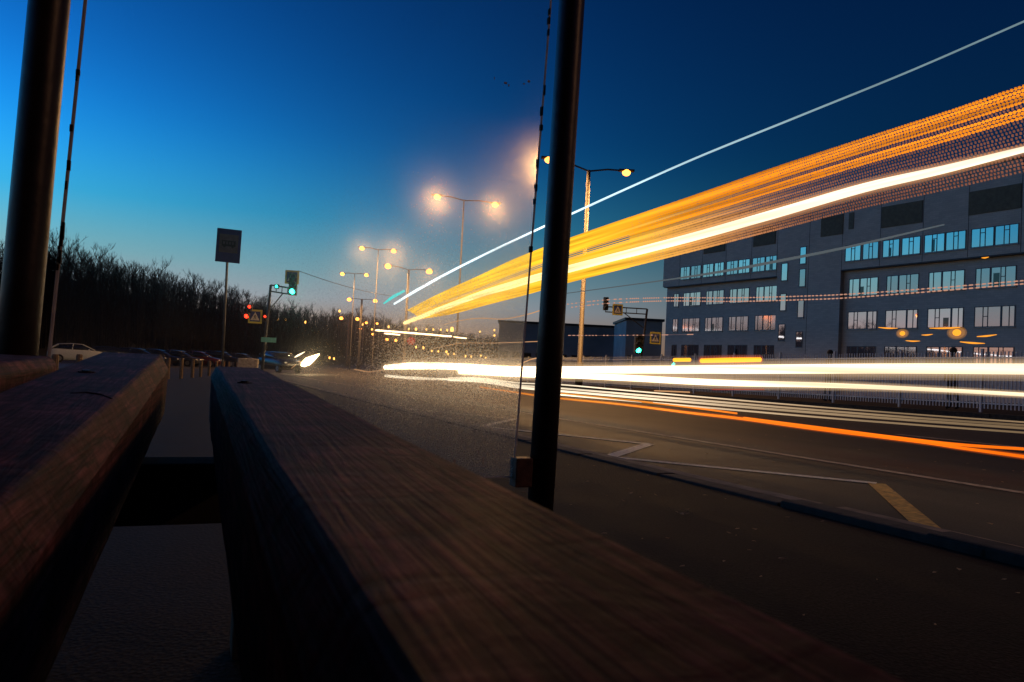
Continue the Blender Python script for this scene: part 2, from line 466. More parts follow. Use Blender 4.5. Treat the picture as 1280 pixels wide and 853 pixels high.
def mk_facade(name, c, j=(.03, .03, .03)):
    """small facade panels: brick texture with thin joints in object space along the wall"""
    m, nt, p = new_mat(name)
    tc = N(nt, 'ShaderNodeTexCoord')
    sp = N(nt, 'ShaderNodeSeparateXYZ'); nt.links.new(tc.outputs['Object'], sp.inputs[0])
    cb = N(nt, 'ShaderNodeCombineXYZ'); nt.links.new(sp.outputs['Y'], cb.inputs[0]); nt.links.new(sp.outputs['Z'], cb.inputs[1])
    br = N(nt, 'ShaderNodeTexBrick')
    br.inputs['Scale'].default_value = 1.0; br.inputs['Mortar Size'].default_value = .008
    br.inputs['Brick Width'].default_value = .6; br.inputs['Row Height'].default_value = .2
    br.inputs['Color1'].default_value = (c[0] * .92, c[1] * .92, c[2] * .92, 1)
    br.inputs['Color2'].default_value = (c[0] * 1.08, c[1] * 1.08, c[2] * 1.08, 1)
    br.inputs['Mortar'].default_value = (c[0] * .72, c[1] * .72, c[2] * .72, 1)
    nt.links.new(cb.outputs[0], br.inputs['Vector'])
    no = N(nt, 'ShaderNodeTexNoise'); no.inputs['Scale'].default_value = .35; no.inputs['Detail'].default_value = 6
    nt.links.new(tc.outputs['Object'], no.inputs['Vector'])
    rp = N(nt, 'ShaderNodeValToRGB'); rp.color_ramp.elements[0].color = (.8, .8, .8, 1); rp.color_ramp.elements[1].color = (1.15, 1.15, 1.15, 1)
    nt.links.new(no.outputs[0], rp.inputs[0])
    mu = N(nt, 'ShaderNodeMix', data_type='RGBA', blend_type='MULTIPLY'); mu.inputs[0].default_value = 1
    nt.links.new(br.outputs[0], mu.inputs[6]); nt.links.new(rp.outputs[0], mu.inputs[7])
    nt.links.new(mu.outputs[2], p.inputs['Base Color'])
    p.inputs['Roughness'].default_value = .7
    return m


M['brick'] = mk_facade('blue_grey_brick', (.56, .485, .42))
M['slab'] = mk_facade('grey_stone_panels', (.57, .49, .41))
M['dim'] = plain('soot_grey_render', (.46, .45, .44), .9, 0, .2, .3)

# ------------------------------------------------------------------ ground, road, pavement
def sheet(name, xs, ys, dz, mat, wig=0.0):
    b = MB()
    for y in ys:
        for x in xs:
            b.v.append((x, y, gz(x, y) + dz))
    n = len(xs)
    for j in range(len(ys) - 1):
        for i in range(n - 1):
            a = j * n + i
            b.f.append((a, a + 1, a + n + 1, a + n))
    return tag(b.build(name, mat), kind='structure')


def frange(a, b, s):
    o = []; x = a
    while x < b - 1e-6: o.append(x); x += s
    o.append(b); return o


YS = [-400, -120, -60] + frange(-40, 60, 5) + [65, 70, 76, 83, 91, 100, 112, 125, 145, 170, 210, 280, 400, 700, 1500, 3000]
sheet('ground', [-2500, -600, -200, -80, -30, -10, 0, 10, 30, 80, 200, 600, 2500], YS, -.012, M['soil'])
sheet('pavement', [-3.2, -1.5, 0, 1.3, 2.50], [y for y in YS if -60 <= y <= 60], -.004, M['pavement'])
# the carriageway: straight beside the stop, then bending right in the distance


def bend(y):
    return 0 if y < 30 else (y - 30) ** 2 * .0016 if y < 200 else 46.2 + (y - 200) * .54


rb = MB()
ry = [y for y in YS if -60 <= y <= 700]
for y in ry:
    for x in (2.64, 6.2, 9.8, 13.4, 17.2):
        rb.v.append((x + bend(y), y, gz(x, y)))
for j in range(len(ry) - 1):
    for i in range(4):
        a = j * 5 + i
        rb.f.append((a, a + 1, a + 6, a + 5))
tag(rb.build('road', M['asphalt']), kind='structure')
# the car park on the left, a little way off
sheet('parking_lot', [-60, -40, -20, -4.5], [38, 45, 52, 60, 70, 83, 100], -.006, M['asphalt'])


def ribbon(name, pts, w, mat, dz):
    b = MB()
    pts = [Vector((p[0], p[1], 0)) for p in pts]
    L = []
    for i, p in enumerate(pts):
        t = (pts[min(i + 1, len(pts) - 1)] - pts[max(i - 1, 0)]).normalized()
        n = Vector((-t.y, t.x, 0)) * w / 2
        L += [(p.x + n.x, p.y + n.y, gz(0, p.y) + dz), (p.x - n.x, p.y - n.y, gz(0, p.y) + dz)]
    b.v = L
    b.f = [(2 * i, 2 * i + 1, 2 * i + 3, 2 * i + 2) for i in range(len(pts) - 1)]
    return tag(b.build(name, mat), kind='structure')


zz = [(2.70, 2.10), (3.72, 3.27), (2.68, 4.62), (3.60, 5.54), (2.70, 7.3), (3.62, 8.6), (2.72, 10.4)]
for i in range(len(zz) - 1):
    a, b_ = Vector(zz[i]), Vector(zz[i + 1])
    d = (b_ - a).normalized() * (.055 if 0 < i else 0)
    ribbon('yellow_zigzag_marking', [a, a.lerp(b_, .5), b_], .10 if i != 1 else .085, M['yellow'] if i < 1 else M['zig'], .004 + .0007 * i)
ribbon('lane_marking', [(4.38, y) for y in frange(-6, 40, 2)], .09, M['line'], .004)
for k in range(10):
    y = 4 + k * 7.5
    ribbon('dashed_lane_marking', [(8.3 + bend(y), y), (8.3 + bend(y + 3), y + 3)], .12, M['line'], .004)
ribbon('gutter_strip', [(2.71, y) for y in frange(-8, 2.6, .5)], .12, plain('gutter_dust', (.20, .15, .10), .95, 0, .5, 9, .5), .010)
ribbon('gutter_sand', [(2.68 + .02 * sin(y), y) for y in frange(2.7, 30, .7)], .10, plain('gutter_grit', (.17, .14, .10), .95, 0, .5, 9, .5), .0095)

# kerb: stones stand proud beside the camera, lie nearly flush further on
kb = MB()
y = -8.0
while y < 42:
    L = .98
    hh = .034 if y < 2.0 else .012
    j = R_.uniform(-.006, .006)
    z0 = gz(0, y); z1 = gz(0, y + L)
    x0, x1 = 2.50 + j, 2.64 + j
    t = hh + R_.uniform(-.008, .006) * (1 if hh > .03 else .4)
    kb.hexa([(x0, y, z0 - .1), (x1, y, z0 - .1), (x1, y + L, z1 - .1), (x0, y + L, z1 - .1),
             (x0 + .006, y, z0 + t), (x1, y, z0 + t), (x1, y + L, z1 + t), (x0 + .006, y + L, z1 + t)])
    y += 1.0
    if abs(y - 2.0) < .3: y = 1.75
tag(kb.build('kerb', M['kerb'], bevel=.012), kind='structure')
fk = MB()
for y in frange(-10, 60, 2):
    fk.hexa([(17.2, y, gz(0, y) - .1), (17.36, y, gz(0, y) - .1), (17.36, y + 1.98, gz(0, y + 1.98) - .1), (17.2, y + 1.98, gz(0, y + 1.98) - .1),
             (17.2, y, gz(0, y) + .13), (17.36, y, gz(0, y) + .13), (17.36, y + 1.98, gz(0, y + 1.98) + .13), (17.2, y + 1.98, gz(0, y + 1.98) + .13)])
tag(fk.build('opposite_kerb', M['kerb']), kind='structure')
sheet('opposite_pavement', [17.36, 18.5, 20, 24], [y for y in YS if -60 <= y <= 60], .11, M['pavement'])

# dry leaves and grit strewn over the pavement (beyond counting)
lb = MB()
for k in range(260):
    x = R_.uniform(.2, 2.5); y = R_.uniform(.6, 7)
    if R_.random() < .25: x = R_.uniform(2.6, 6)
    s = R_.uniform(.004, .013); a = R_.uniform(0, 6.28)
    z = gz(x, y) + .003
    P = []
    for q, rr in ((0, 1.5), (1.2, .7), (2.4, .9), (3.5, 1.3), (5, .6)):
        P.append((x + cos(a + q) * s * rr, y + sin(a + q) * s * rr, z + R_.uniform(0, .5) * s))
    c = (x, y, z + s * .45)
    lb.add(P + [c], [(i, (i + 1) % 5, 5) for i in range(5)])
tag(lb.build('fallen_leaves', M['leaf']), 'dry leaves and grit scattered over the pavement', 'leaves', kind='stuff')

# ------------------------------------------------------------------ bench of three timbers
bench = thing('bench', (0.06, 1.0, gz(0, 1.0)), 'weathered wooden bench of three thick timbers filling the foreground', 'bench')


def plank(corner_px, profile, vp, Yend, length, label=None):
    """corner_px: far top-left corner in the picture; profile: (across, up) points from that corner in metres"""
    d = ray(*vp).normalized()
    o = at_y(*corner_px, Yend)
    ex = Vector((d.y, -d.x, 0)).normalized(); ez = ex.cross(d).normalized()
    # roll the timber a touch with the ground under the bench legs
    n = len(profile); b = MB()
    steps = 46
    for i in range(steps + 1):
        t = (i / steps) ** 1.6
        e = 0.0
        if i == 0: e = .006
        for j, (x, z) in enumerate(profile):
            cx = sum(p[0] for p in profile) / n; cz = sum(p[1] for p in profile) / n
            x2 = x + (cx - x) * e * 14 * (1 if i == 0 else 0) * .6; z2 = z + (cz - z) * e * 14 * .6
            w = (.0007 * sin(i * 1.7 + j * 2.1) + .0008 * sin(i * .6 + j)) * (1 if i < 12 else .4)
            b.v.append(tuple(o - d * (length * t) - d * (0 if i else -.0) + ex * (x2 + w) + ez * (z2 + w * .6)))
    for i in range(steps):
        for j in range(n):
            a = i * n + j; c = i * n + (j + 1) % n
            b.f.append((a, c, c + n, a + n))
    b.f.append(tuple(range(n))); b.f.append(tuple(steps * n + k for k in range(n))[::-1])
    ob = b.build('plank', M['wood'], bench, smooth=False, bevel=.006, segs=3)
    if label: ob['label'] = label
    return ob, o, d, ex, ez


PT = .135
PA = plank((270, 458), [(-.011, -.023), (0, 0), (.097, 0), (.139, -.025), (.146, -PT), (-.008, -PT)], (249, 424), 1.93, 3.4, 'timber with blue and brown sheen running to the lower right')
PB = plank((128, 440), [(-.01, -.014), (0, 0), (.122, 0), (.140, -.034), (.138, -PT), (-.008, -PT)], (262, 388), 1.93, 3.4, 'timber with a split across its end')
plank((-47, 441), [(-.03, -.02), (0, 0), (.165, 0), (.180, -.02), (.178, -PT), (-.02, -PT)], (250, 424), 1.93, 3.4, 'outermost timber beside the left post')
sb = MB(); sb.box((-.10, 1.52, gz(0, 1.5) + .31), (.56, .10, .11)); sb.build('crossbeam', M['rubber'], bench, bevel=.006)
sb = MB(); sb.box((-.05, -1.0, gz(0, -1.0) + .29), (.6, .10, .11)); sb.build('crossbeam', M['rubber'], bench, bevel=.006)
for x in (-.30, .12):
    for y in (1.52, -1.0):
        lg = MB(); g = gz(0, y); lg.box((x, y, g + .128), (.09, .09, .256)); lg.build('leg', M['darksteel'], bench, bevel=.006)

for (u, v, r_, P_) in ((306, 479, .011, PA), (108, 465.5, .012, PB)):
    _, o, d, ex, ez = P_
    r = ray(u, v); t_ = (o - EYEV).dot(ez) / r.dot(ez); q = EYEV + r * t_
    b = MB(); b.tube([q - ez * .012, q + ez * .0014], r_, 14); bt = b.build('bolt', M['chalk'], bench)
    b = MB(); b.tube([q + ez * .0015, q + ez * .0035], r_ * .55, 6); b.build('bolt_head', M['darksteel'], bt)
for (pts, P_) in (([(88, 492), (108, 491.5), (126, 494), (140, 499)], PB),):
    _, o, d, ex, ez = P_
    b = MB(); Q = []
    for (u, v) in pts:
        r = ray(u, v); Q.append(EYEV + r * ((o - EYEV).dot(ez) / r.dot(ez)) + ez * .0004)
    b.tube(Q, [.0004] + [.0013] * (len(Q) - 2) + [.0006], 5); b.build('crack', M['chalk'], bench)
# ------------------------------------------------------------------ shelter (posts, glass end, roof)
shelter = thing('bus_shelter', (.29, 2.1, gz(0, 2.1)), 'bus shelter with dark steel posts and a dusty glass end wall', 'bus shelter')
SY = 2.1


def post(p0, p1, w, parent, z_top=2.46):
    p0, p1 = Vector(p0), Vector(p1)
    d = (p1 - p0) / (p1.z - p0.z)
    g = gz(0, p0.y)
    a = p0 + d * (g - p0.z); c = p0 + d * (z_top - p0.z)
    b = MB(); b.tube([a, a.lerp(c, .3), a.lerp(c, .7), c], w / 2, 28)
    ob = b.build('post', M['post'], parent, smooth=True)
    f = MB(); f.box((a.x, a.y, g + .006), (w * 1.9, w * 1.9, .012)); f.build('base_plate', M['post'], ob)
    return ob


post(at_y(675, 640, SY), at_y(715, 0, SY), .082, shelter)
post(at_y(21, 440, SY), at_y(62, 0, SY), .088, shelter)
for x in (-.42, 1.0):
    post((x, -2.2, 0), (x, -2.2, 2), .08, shelter)
gl = MB()
A = at_y(63, 440, SY); Bp = at_y(108, 0, SY); Cc = at_y(641, 595, SY); D = at_y(688, 0, SY)
zb, zt = .205, 2.30


def on_line(p, q, z): t = (z - p.z) / (q.z - p.z); return p + (q - p) * t


g00, g01 = on_line(A, Bp, zb), on_line(A, Bp, zt)
g10, g11 = on_line(Cc, D, zb), on_line(Cc, D, zt)
gl.v = [tuple(g00), tuple(g10), tuple(g11), tuple(g01)]; gl.f = [(0, 1, 2, 3)]
pane = gl.build('glass_pane', M['glass'], shelter)
pane['label'] = 'dusty glass pane between the two posts'
sol = pane.modifiers.new('thick', 'SOLIDIFY'); sol.thickness = .008; sol.offset = 0
sol.use_rim = False
for (p, q, s) in ((g00, g01, -1), (g10, g11, 1)):
    e = MB()
    e.tube([p + Vector((s * .002, 0, 0)), q + Vector((s * .002, 0, 0))], (.0042 if s < 0 else .0034), 6)
    e.build('glass_edge', M['edge'], pane)
    for k in range(26):
        e = MB()
        z = R_.uniform(.9, 2.25) if s > 0 else R_.uniform(.7, 2.25)
        c = on_line(p, q, z); l = R_.uniform(.008, .04)
        e.box((c.x + s * R_.uniform(-.001, .004), c.y, c.z), (R_.uniform(.004, .009), .012, l))
        e.build('sealant', M['chalk'], pane)
e = MB(); e.tube([g00 + Vector((0, 0, -.002)), g10 + Vector((0, 0, -.002))], .0026, 6); e.build('glass_edge', M['edge'], pane)
for (u, v, w_, h_) in ((632, 104, .010, .006), (636, 107, .004, .007), (661, 102, .008, .007), (655, 105, .006, .004), (618, 98, .002, .008), (563, 581, .010, .010), (568, 577, .007, .012), (604, 576, .003, .022), (598, 566, .003, .014), (609, 566, .002, .014), (600, 583, .05, .0012)):
    c = at_y(u, v, SY - .006); b = MB(); b.box((c.x, c.y, c.z), (w_, .0015, h_)); b.build('dirt_fleck', M['fleck'], pane, bevel=.0005)
# clamps that hold the pane to the posts
for (px, py, dx) in ((650, 590, .0),):
    c = at_y(px, py, SY - .005)
    b = MB(); b.box((c.x + .004, c.y, c.z), (.056, .05, .088)); b.build('clamp', M['bracket'], shelter, bevel=.004)
for z in (1.25, 2.1):
    for (l, s) in (((g10, g11), 1), ((g00, g01), -1)):
        if z < 2: continue
        c = on_line(*l, z); b = MB(); b.box((c.x + s * .02, c.y, c.z), (.06, .05, .088)); b.build('clamp', M['bracket'], shelter, bevel=.004)
rf = MB(); rf.box((.29, -.55, 2.52), (1.75, 4.9, .06)); rf.build('roof', M['darksteel'], shelter, bevel=.01)
bw = MB(); bw.box((-.50, -.1, 1.22), (.03, 4.2, 2.0)); bw.build('added_back_wall', M['darksteel'], shelter, bevel=.004)  # unseen wall, added to keep sky light off the plank sides
for z in (.24, 2.24):
    rl = MB(); rl.box((-.47, -.1, z), (.05, 4.3, .05)); rl.build('rail', M['post'], shelter, bevel=.006)

# ------------------------------------------------------------------ bus-stop sign
p = at_depth(278, 458, 19.0); base = Vector((p.x, p.y, gz(0, p.y)))
top = at_depth(287, 287, 19.0); bot = at_depth(284, 328, 19.0)
stop = thing('bus_stop_sign', base, 'dark blue bus stop sign on a thin pole against the sky', 'sign')
b = MB(); b.tube([base, bot, bot.lerp(top, .9)], .033, 8); b.build('pole', M['steel'], stop, smooth=True)
ez = (top - bot).normalized(); ey = Vector((sin(radians(1)), cos(radians(1)), 0)); ex = ey.cross(ez).normalized()
o = at_depth(285.7, 307.7, 19.0) - ey * .06
b = MB(); b.frame_box(o, ex, ey, ez, -.295, .295, 0, .05, -.425, .425); panel = b.build('sign_panel', M['bluedull'], stop, bevel=.012)
b = MB(); b.frame_box(o, ex, ey, ez, -.225, .225, -.008, -.001, -.18, .285); panelw = b.build('sign_field', M['signdull'], panel)
b = MB()
b.frame_box(o, ex, ey, ez, -.165, .165, -.016, -.009, -.02, .03)     # bus silhouette
b.frame_box(o, ex, ey, ez, -.165, .165, -.016, -.009, .10, .125)
for q in (-.165, -.09, -.02, .05, .115): b.frame_box(o, ex, ey, ez, q, q + .03 if q < .11 else .165, -.015, -.009, .025, .105)
for q in (-.10, .10): b.tube([o + ex * q + ez * -.025 - ey * .017, o + ex * q + ez * -.025 - ey * .0085], .033, 12)
b.build('bus_symbol', M['signback'], panel)

# ------------------------------------------------------------------ traffic-signal masts
E_GREEN = emit('green_signal_light', (.02, 1.0, .55), 26)
E_GREEN2 = emit('green_signal_glow', (.02, .8, .5), 8)
E_RED = emit('red_signal_light', (1.0, .03, .01), 6)


def crossing_sign(parent, c, ex, ez, ey, w, h, name='crossing_sign'):
    b = MB(); b.frame_box(c, ex, ey, ez, -w / 2, w / 2, 0, .04, -h / 2, h / 2); s = b.build(name, M['signy'], parent, bevel=.02)
    k = .74
    b = MB(); b.frame_box(c, ex, ey, ez, -w / 2 * k, w / 2 * k, -.012, -.003, -h / 2 * k, h / 2 * k); f = b.build('sign_field', M['blue'], s)
    b = MB(); m = w / 2 * .66
    b.prism([(-m, -m * .85), (m, -m * .85), (0, m)], c, ex, ez, ey, -.022, -.013); b.build('white_triangle', M['signw'], s)
    b = MB(); u = w * .012 * 8
    b.tube([c + ex * .1 * u + ez * .9 * u - ey * .03, c + ez * 1.3 * u - ey * .03], .30 * u, 8)
    b.tube([c + ez * .95 * u - ey * .03, c - ez * .3 * u - ey * .03], .32 * u, 6)
    b.tube([c - ez * .3 * u - ey * .03, c - ex * .9 * u - ez * 2.1 * u - ey * .03], .22 * u, 6)
    b.tube([c - ez * .3 * u - ey * .03, c + ex * .9 * u - ez * 2.1 * u - ey * .03], .22 * u, 6)
    b.tube([c + ez * .8 * u - ey * .03, c + ex * 1.0 * u - ez * .1 * u - ey * .03], .16 * u, 6)
    b.tube([c + ez * .8 * u - ey * .03, c - ex * .9 * u - ez * .2 * u - ey * .03], .16 * u, 6)
    b.build('walking_figure', M['signback'], s)
    return s


def signal_head(parent, c, ex, ez, ey, lit, mat, r=.10, n=3):
    h = n * r * 2.5
    b = MB(); b.frame_box(c, ex, ey, ez, -r * 1.35, r * 1.35, 0, r * 2, -h / 2, h / 2); s = b.build('signal_head', M['signback'], parent, bevel=.02)
    for k in range(n):
        q = c + ez * (h / 2 - r * 1.25 - k * r * 2.5)
        b = MB(); b.tube([q - ey * .02, q - ey * .002], r * .9, 14)
        on = (k == lit)
        b.build('lens', mat if on else M['carglass'], s)
        b = MB()
        for a in range(7):
            a0 = pi * a / 6
            b.tube([q + ex * cos(a0) * r + ez * sin(a0) * r, q + ex * cos(a0) * r * .95 + ez * sin(a0) * r - ey * r * 1.6], r * .26, 4)
        b.build('visor', M['signback'], s)
    return s


EX = Vector((cos(radians(15)), -sin(radians(15)), 0)); EY = Vector((sin(radians(15)), cos(radians(15)), 0)); EZ = Vector((0, 0, 1))


def mast(base_px, top_px, arm_px, depth, label, signs, heads, lamps=()):
    p = at_depth(*base_px, depth); base = Vector((p.x, p.y, gz(0, p.y)))
    top = at_depth(*top_px, depth); arm = at_depth(*arm_px, depth)
    t = thing('traffic_signal_mast', base, label, 'traffic light')
    b = MB(); b.tube([base, top], [.10, .085], 10); b.build('pole', M['darksteel'], t, smooth=True)
    b = MB()
    dn = Vector((0, 0, -.42))
    b.tube([top, arm], .05, 6); b.tube([top + dn, arm + dn], .045, 6)
    for k in range(5):
        q = top.lerp(arm, k / 4); b.tube([q, q + dn], .03, 5)
    b.tube([top + Vector((0, 0, -1.7)), top.lerp(arm, .55) + dn], .04, 5)
    b.build('arm', M['darksteel'], t)
    for (u, v, w, h) in signs:
        crossing_sign(t, at_depth(u, v, depth) - EY * .15, EX, EZ, EY, w, h)
    for (u, v, lit, mat, r, n) in heads:
        signal_head(t, at_depth(u, v, depth) - EY * .2, EX, EZ, EY, lit, mat, r, n)
    return t


m1 = mast((328, 455), (338.5, 356.5), (367, 361), 50, 'traffic light mast with a green light on its short arm beside the wooded hill',
          [(365.5, 347, .92, .92), (319.5, 396, .9, .92)],
          [(366.5, 356, 2, E_GREEN, .19, 3), (346.5, 358.6, 0, E_GREEN2, .11, 1), (312.5, 386.5, 0, E_RED, .12, 2), (309, 395.5, 0, E_RED, .16, 1), (332, 398, 0, E_RED, .09, 2)])
c = at_depth(334.5, 425, 49.7)
b = MB(); b.frame_box(c, EX, EY, EZ, -.42, .55, 0, .04, -.16, .16); b.build('street_plate', M['signblue'], m1)
m2 = mast((797, 474), (809, 386.5), (757, 383.5), 60, 'traffic light mast with two crossing signs in front of the grey building',
          [(771.5, 387.5, .86, .9), (818.5, 423, .9, .98)],
          [(797.5, 430, 2, E_GREEN, .21, 3), (757, 380, 3, E_RED, .14, 3)])
p = at_depth(841, 452, 62)
gm = thing('pedestrian_signal', (p.x, p.y, gz(0, p.y)), 'low green pedestrian signal beside the fence under the grey building', 'traffic light')
b = MB(); b.tube([Vector((p.x, p.y, gz(0, p.y))), Vector((p.x, p.y, p.z + .4))], .05, 8); b.build('pole', M['darksteel'], gm)
signal_head(gm, p - EY * .1, EX, EZ, EY, 1, E_GREEN2, .17, 2)
# cable from the mast across to the lamp row
b = MB(); a = at_depth(374, 339, 50); e_ = at_depth(508, 372, 73)
b.tube([a.lerp(e_, k / 12) - Vector((0, 0, 1.3 * (k / 12) * (1 - k / 12))) for k in range(13)], .022, 5)
tag(b.build_top('overhead_cable', M['darksteel'], a), 'thin cable sagging from the left traffic light towards the lamps', 'cable')

# ------------------------------------------------------------------ street lamps
E_LAMP = emit('sodium_lamp', (1.0, .28, .036), 8)
E_LAMPFAR = emit('distant_sodium_lamp', (1.0, .46, .09), 4, False)
GLAMP = 'street lamps along the far side of the road'
GFAR = 'tiny distant street lamps at the end of the road'


def lamp(px_top, lamps_px, depth, label, thick=.11, power=0, base_x=None, group=None, head=.30):
    top = at_depth(*px_top, depth)
    b0 = Vector((top.x, top.y, gz(0, top.y)))
    t = thing('street_lamp', b0, label, 'street lamp', group)
    b = MB(); b.tube([b0, b0.lerp(top, .12), b0.lerp(top, .121), top], [thick * 1.5, thick * 1.5, thick, thick * .75], 10); b.build('pole', M['lampsteel'], t, smooth=True)
    for (u, v) in lamps_px:
        q = at_depth(u, v, depth)
        b = MB(); b.tube([top - Vector((0, 0, .05)), top.lerp(q, .5) + Vector((0, 0, .10)), q + Vector((0, 0, .09))], .045, 6); b.build('arm', M['lampsteel'], t)
        d = (q - top); d.z = 0; d.normalize(); s = Vector((-d.y, d.x, 0))
        b = MB()
        for i, (a, w, h) in enumerate(((-.42, .06, .05), (-.2, .14, .10), (.2, .15, .11), (.4, .08, .06))):
            pass
        h8 = []
        b.frame_box(q + Vector((0, 0, .05)), d, s, EZ, -.40, .40, -.14, .14, 0, .11); hd = b.build('lamp_head', M['lampsteel'], t, bevel=.03)
        b = MB(); b.ellipsoid(q + Vector((0, 0, .0)), (head * .62, head * .62, head * .5), 12, 7); b.build('lens', E_LAMP, hd, smooth=True)
    if power:
        for (u, v) in lamps_px:
            q = at_depth(u, v, depth)
            ld = bpy.data.lights.new('lamp_light', 'SPOT'); ld.energy = power; ld.color = (1, .5, .16); ld.spot_size = radians(172); ld.spot_blend = .3; ld.shadow_soft_size = .2
            lo = bpy.data.objects.new('lamp_light', ld); COL.objects.link(lo); lo.parent = t; lo.location = q - b0 - Vector((0, 0, .2))
    return t


LP = 4500
lamp((736, 213), [(686, 200), (783, 216)], 38, 'tall double arm street lamp just right of the dark shelter post', .13, LP, group=GLAMP, head=.34)
lamp((580, 250), [(546.5, 246), (619, 256)], 51, 'double arm street lamp seen high through the glass left of the shelter post', .07, 1500, group=GLAMP, head=.36)
lamp((511, 337), [(485, 333), (536.7, 339.5)], 71, 'double arm street lamp standing where the orange light trails begin', .14, LP, group=GLAMP, head=.5)
lamp((473, 312), [(452.5, 310.6), (492, 314)], 75, 'topmost double lamp of the distant cluster, left of the orange trails', .05, LP, group=GLAMP, head=.42)
lamp((443.5, 342), [(428, 342.7), (458, 344)], 100, 'double lamp below the topmost pair in the distant cluster', .06, LP, group=GLAMP, head=.46)
lamp((452.5, 374), [(436.5, 374.7), (469, 376.4)], 116, 'double lamp on a thick lit pole in the distant cluster', .2, LP, group=GLAMP, head=.55)
lamp((437.0, 394), [(426.6, 398), (446.8, 399)], 130, 'leftmost low double lamp of the distant cluster, on a thick lit pole', .2, 0, group=GLAMP, head=.55)
lamp((455, 400), [(450.5, 411), (458, 403.7)], 150, 'small lamp close behind the thick lit pole of the cluster', .12, 0, group=GLAMP, head=.45)
lamp((474, 404), [(466, 418), (471.4, 404.7)], 160, 'small lamp on the right flank of the cluster above the white trail', .1, 0, group=GLAMP, head=.45)
lamp((489, 423), [(483.7, 424.7), (494.8, 425.7)], 150, 'low double lamp beneath the short white trail', .12, 0, group=GLAMP, head=.5)


def far_lamp(u, v, depth, r):
    q = at_depth(u, v, depth)
    b0 = Vector((q.x, q.y, gz(0, q.y)))
    t = thing('street_lamp', b0, 'tiny distant sodium street lamp near the end of the road', 'street lamp', GFAR)
    b = MB(); b.tube([b0, q + Vector((0, 0, .35))], .07, 6); b.build('pole', M['darksteel'], t)
    b = MB(); b.ellipsoid(q, (r, r, r * 1.3), 8, 5); b.build('lens', E_LAMPFAR, t, smooth=True)
    return t


for (u, v, r) in ((485.7, 408.7, .26), (511, 411.6, .24), (520, 411.6, .32), (533, 412, .22), (541.6, 412.2, .22), (551, 412.5, .22), (559, 413, .24), (565, 412, .5),
                  (520, 434.5, .3), (529, 435, .3), (540, 439, .26), (548, 439.5, .22), (558, 440, .3), (560, 443, .22), (567.5, 442.5, .22), (582, 445.5, .22), (589, 446, .2),
                  (601, 445, .22), (607, 447.5, .2), (618, 413, .22), (600, 415, .2), (618, 419.5, .24), (424.5, 389, .28), (465, 412, .24), (453.7, 405.5, .28),
                  (347.5, 399.6, .26), (357, 399.6, .32), (382, 403, .28), (412, 447.5, .25), (417.5, 448.5, .25)):
    far_lamp(u, v, 190, r)
# the lamp whose pole stands behind the camera, outside the frame: it lights the bench
LB = Vector((17.6, -9.0, gz(0, -9)))
t = thing('street_lamp', LB, 'street lamp outside the picture behind the viewer', 'street lamp')
b = MB(); b.tube([LB, LB + Vector((0, 0, 9.8))], [.14, .08], 10); b.build('pole', M['steel'], t, smooth=True)
q = LB + Vector((-1.9, 0, 9.7))
b = MB(); b.tube([LB + Vector((0, 0, 9.75)), q + Vector((0, 0, .09))], .045, 6); b.build('arm', M['steel'], t)
b = MB(); b.box(q + Vector((0, 0, .1)), (.8, .28, .11)); hd = b.build('lamp_head', M['steel'], t, bevel=.03)
b = MB(); b.ellipsoid(q, (.27, .27, .14), 12, 7); b.build('lens', E_LAMP, hd, smooth=True)
ld = bpy.data.lights.new('lamp_light', 'SPOT'); ld.energy = 1200; ld.color = (1, .46, .22); ld.spot_size = radians(172); ld.spot_blend = .25; ld.shadow_soft_size = .2
lo = bpy.data.objects.new('lamp_light', ld); COL.objects.link(lo); lo.parent = t; lo.location = (-1.9, 0, 9.5)

# ------------------------------------------------------------------ light trails
def xp_bus(y): return 5.15 + .0027 * max(0, y) ** 2
def xp_head(y): return 4.95 + .0016 * max(0, y) ** 2
def xp_far(y): return 9.2 + .0007 * max(0, y) ** 2


def hit(u, v, xp):
    d = ray(u, v)
    t = 0.5; last = t
    while t < 140:
        if d.x * t >= xp(d.y * t): break
        last = t; t *= 1.01
    for _ in range(30):
        m_ = (last + t) / 2
        if d.x * m_ >= xp(d.y * m_): t = m_
        else: last = m_
    return EYEV + d * t


def curve(pts, n):
    """Catmull-Rom through picture points"""
    P = [Vector((p[0], p[1], p[2] if len(p) > 2 else 0)) for p in pts]
    P = [P[0] * 2 - P[1]] + P + [P[-1] * 2 - P[-2]]
    out = []
    segs = len(P) - 3
    for i in range(segs):
        a, b_, c_, d_ = P[i:i + 4]
        k = max(2, n // segs)
        for j in range(k):
            t = j / k
            out.append(.5 * ((2 * b_) + (c_ - a) * t + (2 * a - 5 * b_ + 4 * c_ - d_) * t * t + (3 * b_ - a - 3 * c_ + d_) * t ** 3))
    out.append(P[-2])
    return out


def trail3(pts, xp, n=40, extend=True):
    """points given near (right) to far (left); third value is thickness in photo pixels -> (point, radius)"""
    out = []
    for q in curve(pts, n):
        p3 = hit(q.x, q.y, xp)
        dep = (p3 - EYEV).length
        out.append((p3, max(.0012, q.z / 2 * dep / FPX * 1.0)))
    if extend:
        d = (out[0][0] - out[1][0]).normalized()
        out.insert(0, (out[0][0] + d * 2.2, out[0][1]))
    return out


def glow_mat(c, s):
    m, nt, p = new_mat('light_glow'); nt.nodes.remove(p)
    e = N(nt, 'ShaderNodeEmission'); e.inputs[0].default_value = (*c, 1); e.inputs[1].default_value = s
    t_ = N(nt, 'ShaderNodeBsdfTransparent'); a_ = N(nt, 'ShaderNodeAddShader')
    nt.links.new(e.outputs[0], a_.inputs[0]); nt.links.new(t_.outputs[0], a_.inputs[1])
    nt.links.new(a_.outputs[0], nt.nodes['Material Output'].inputs[0])
    m.cycles.emission_sampling = 'NONE'
    return m


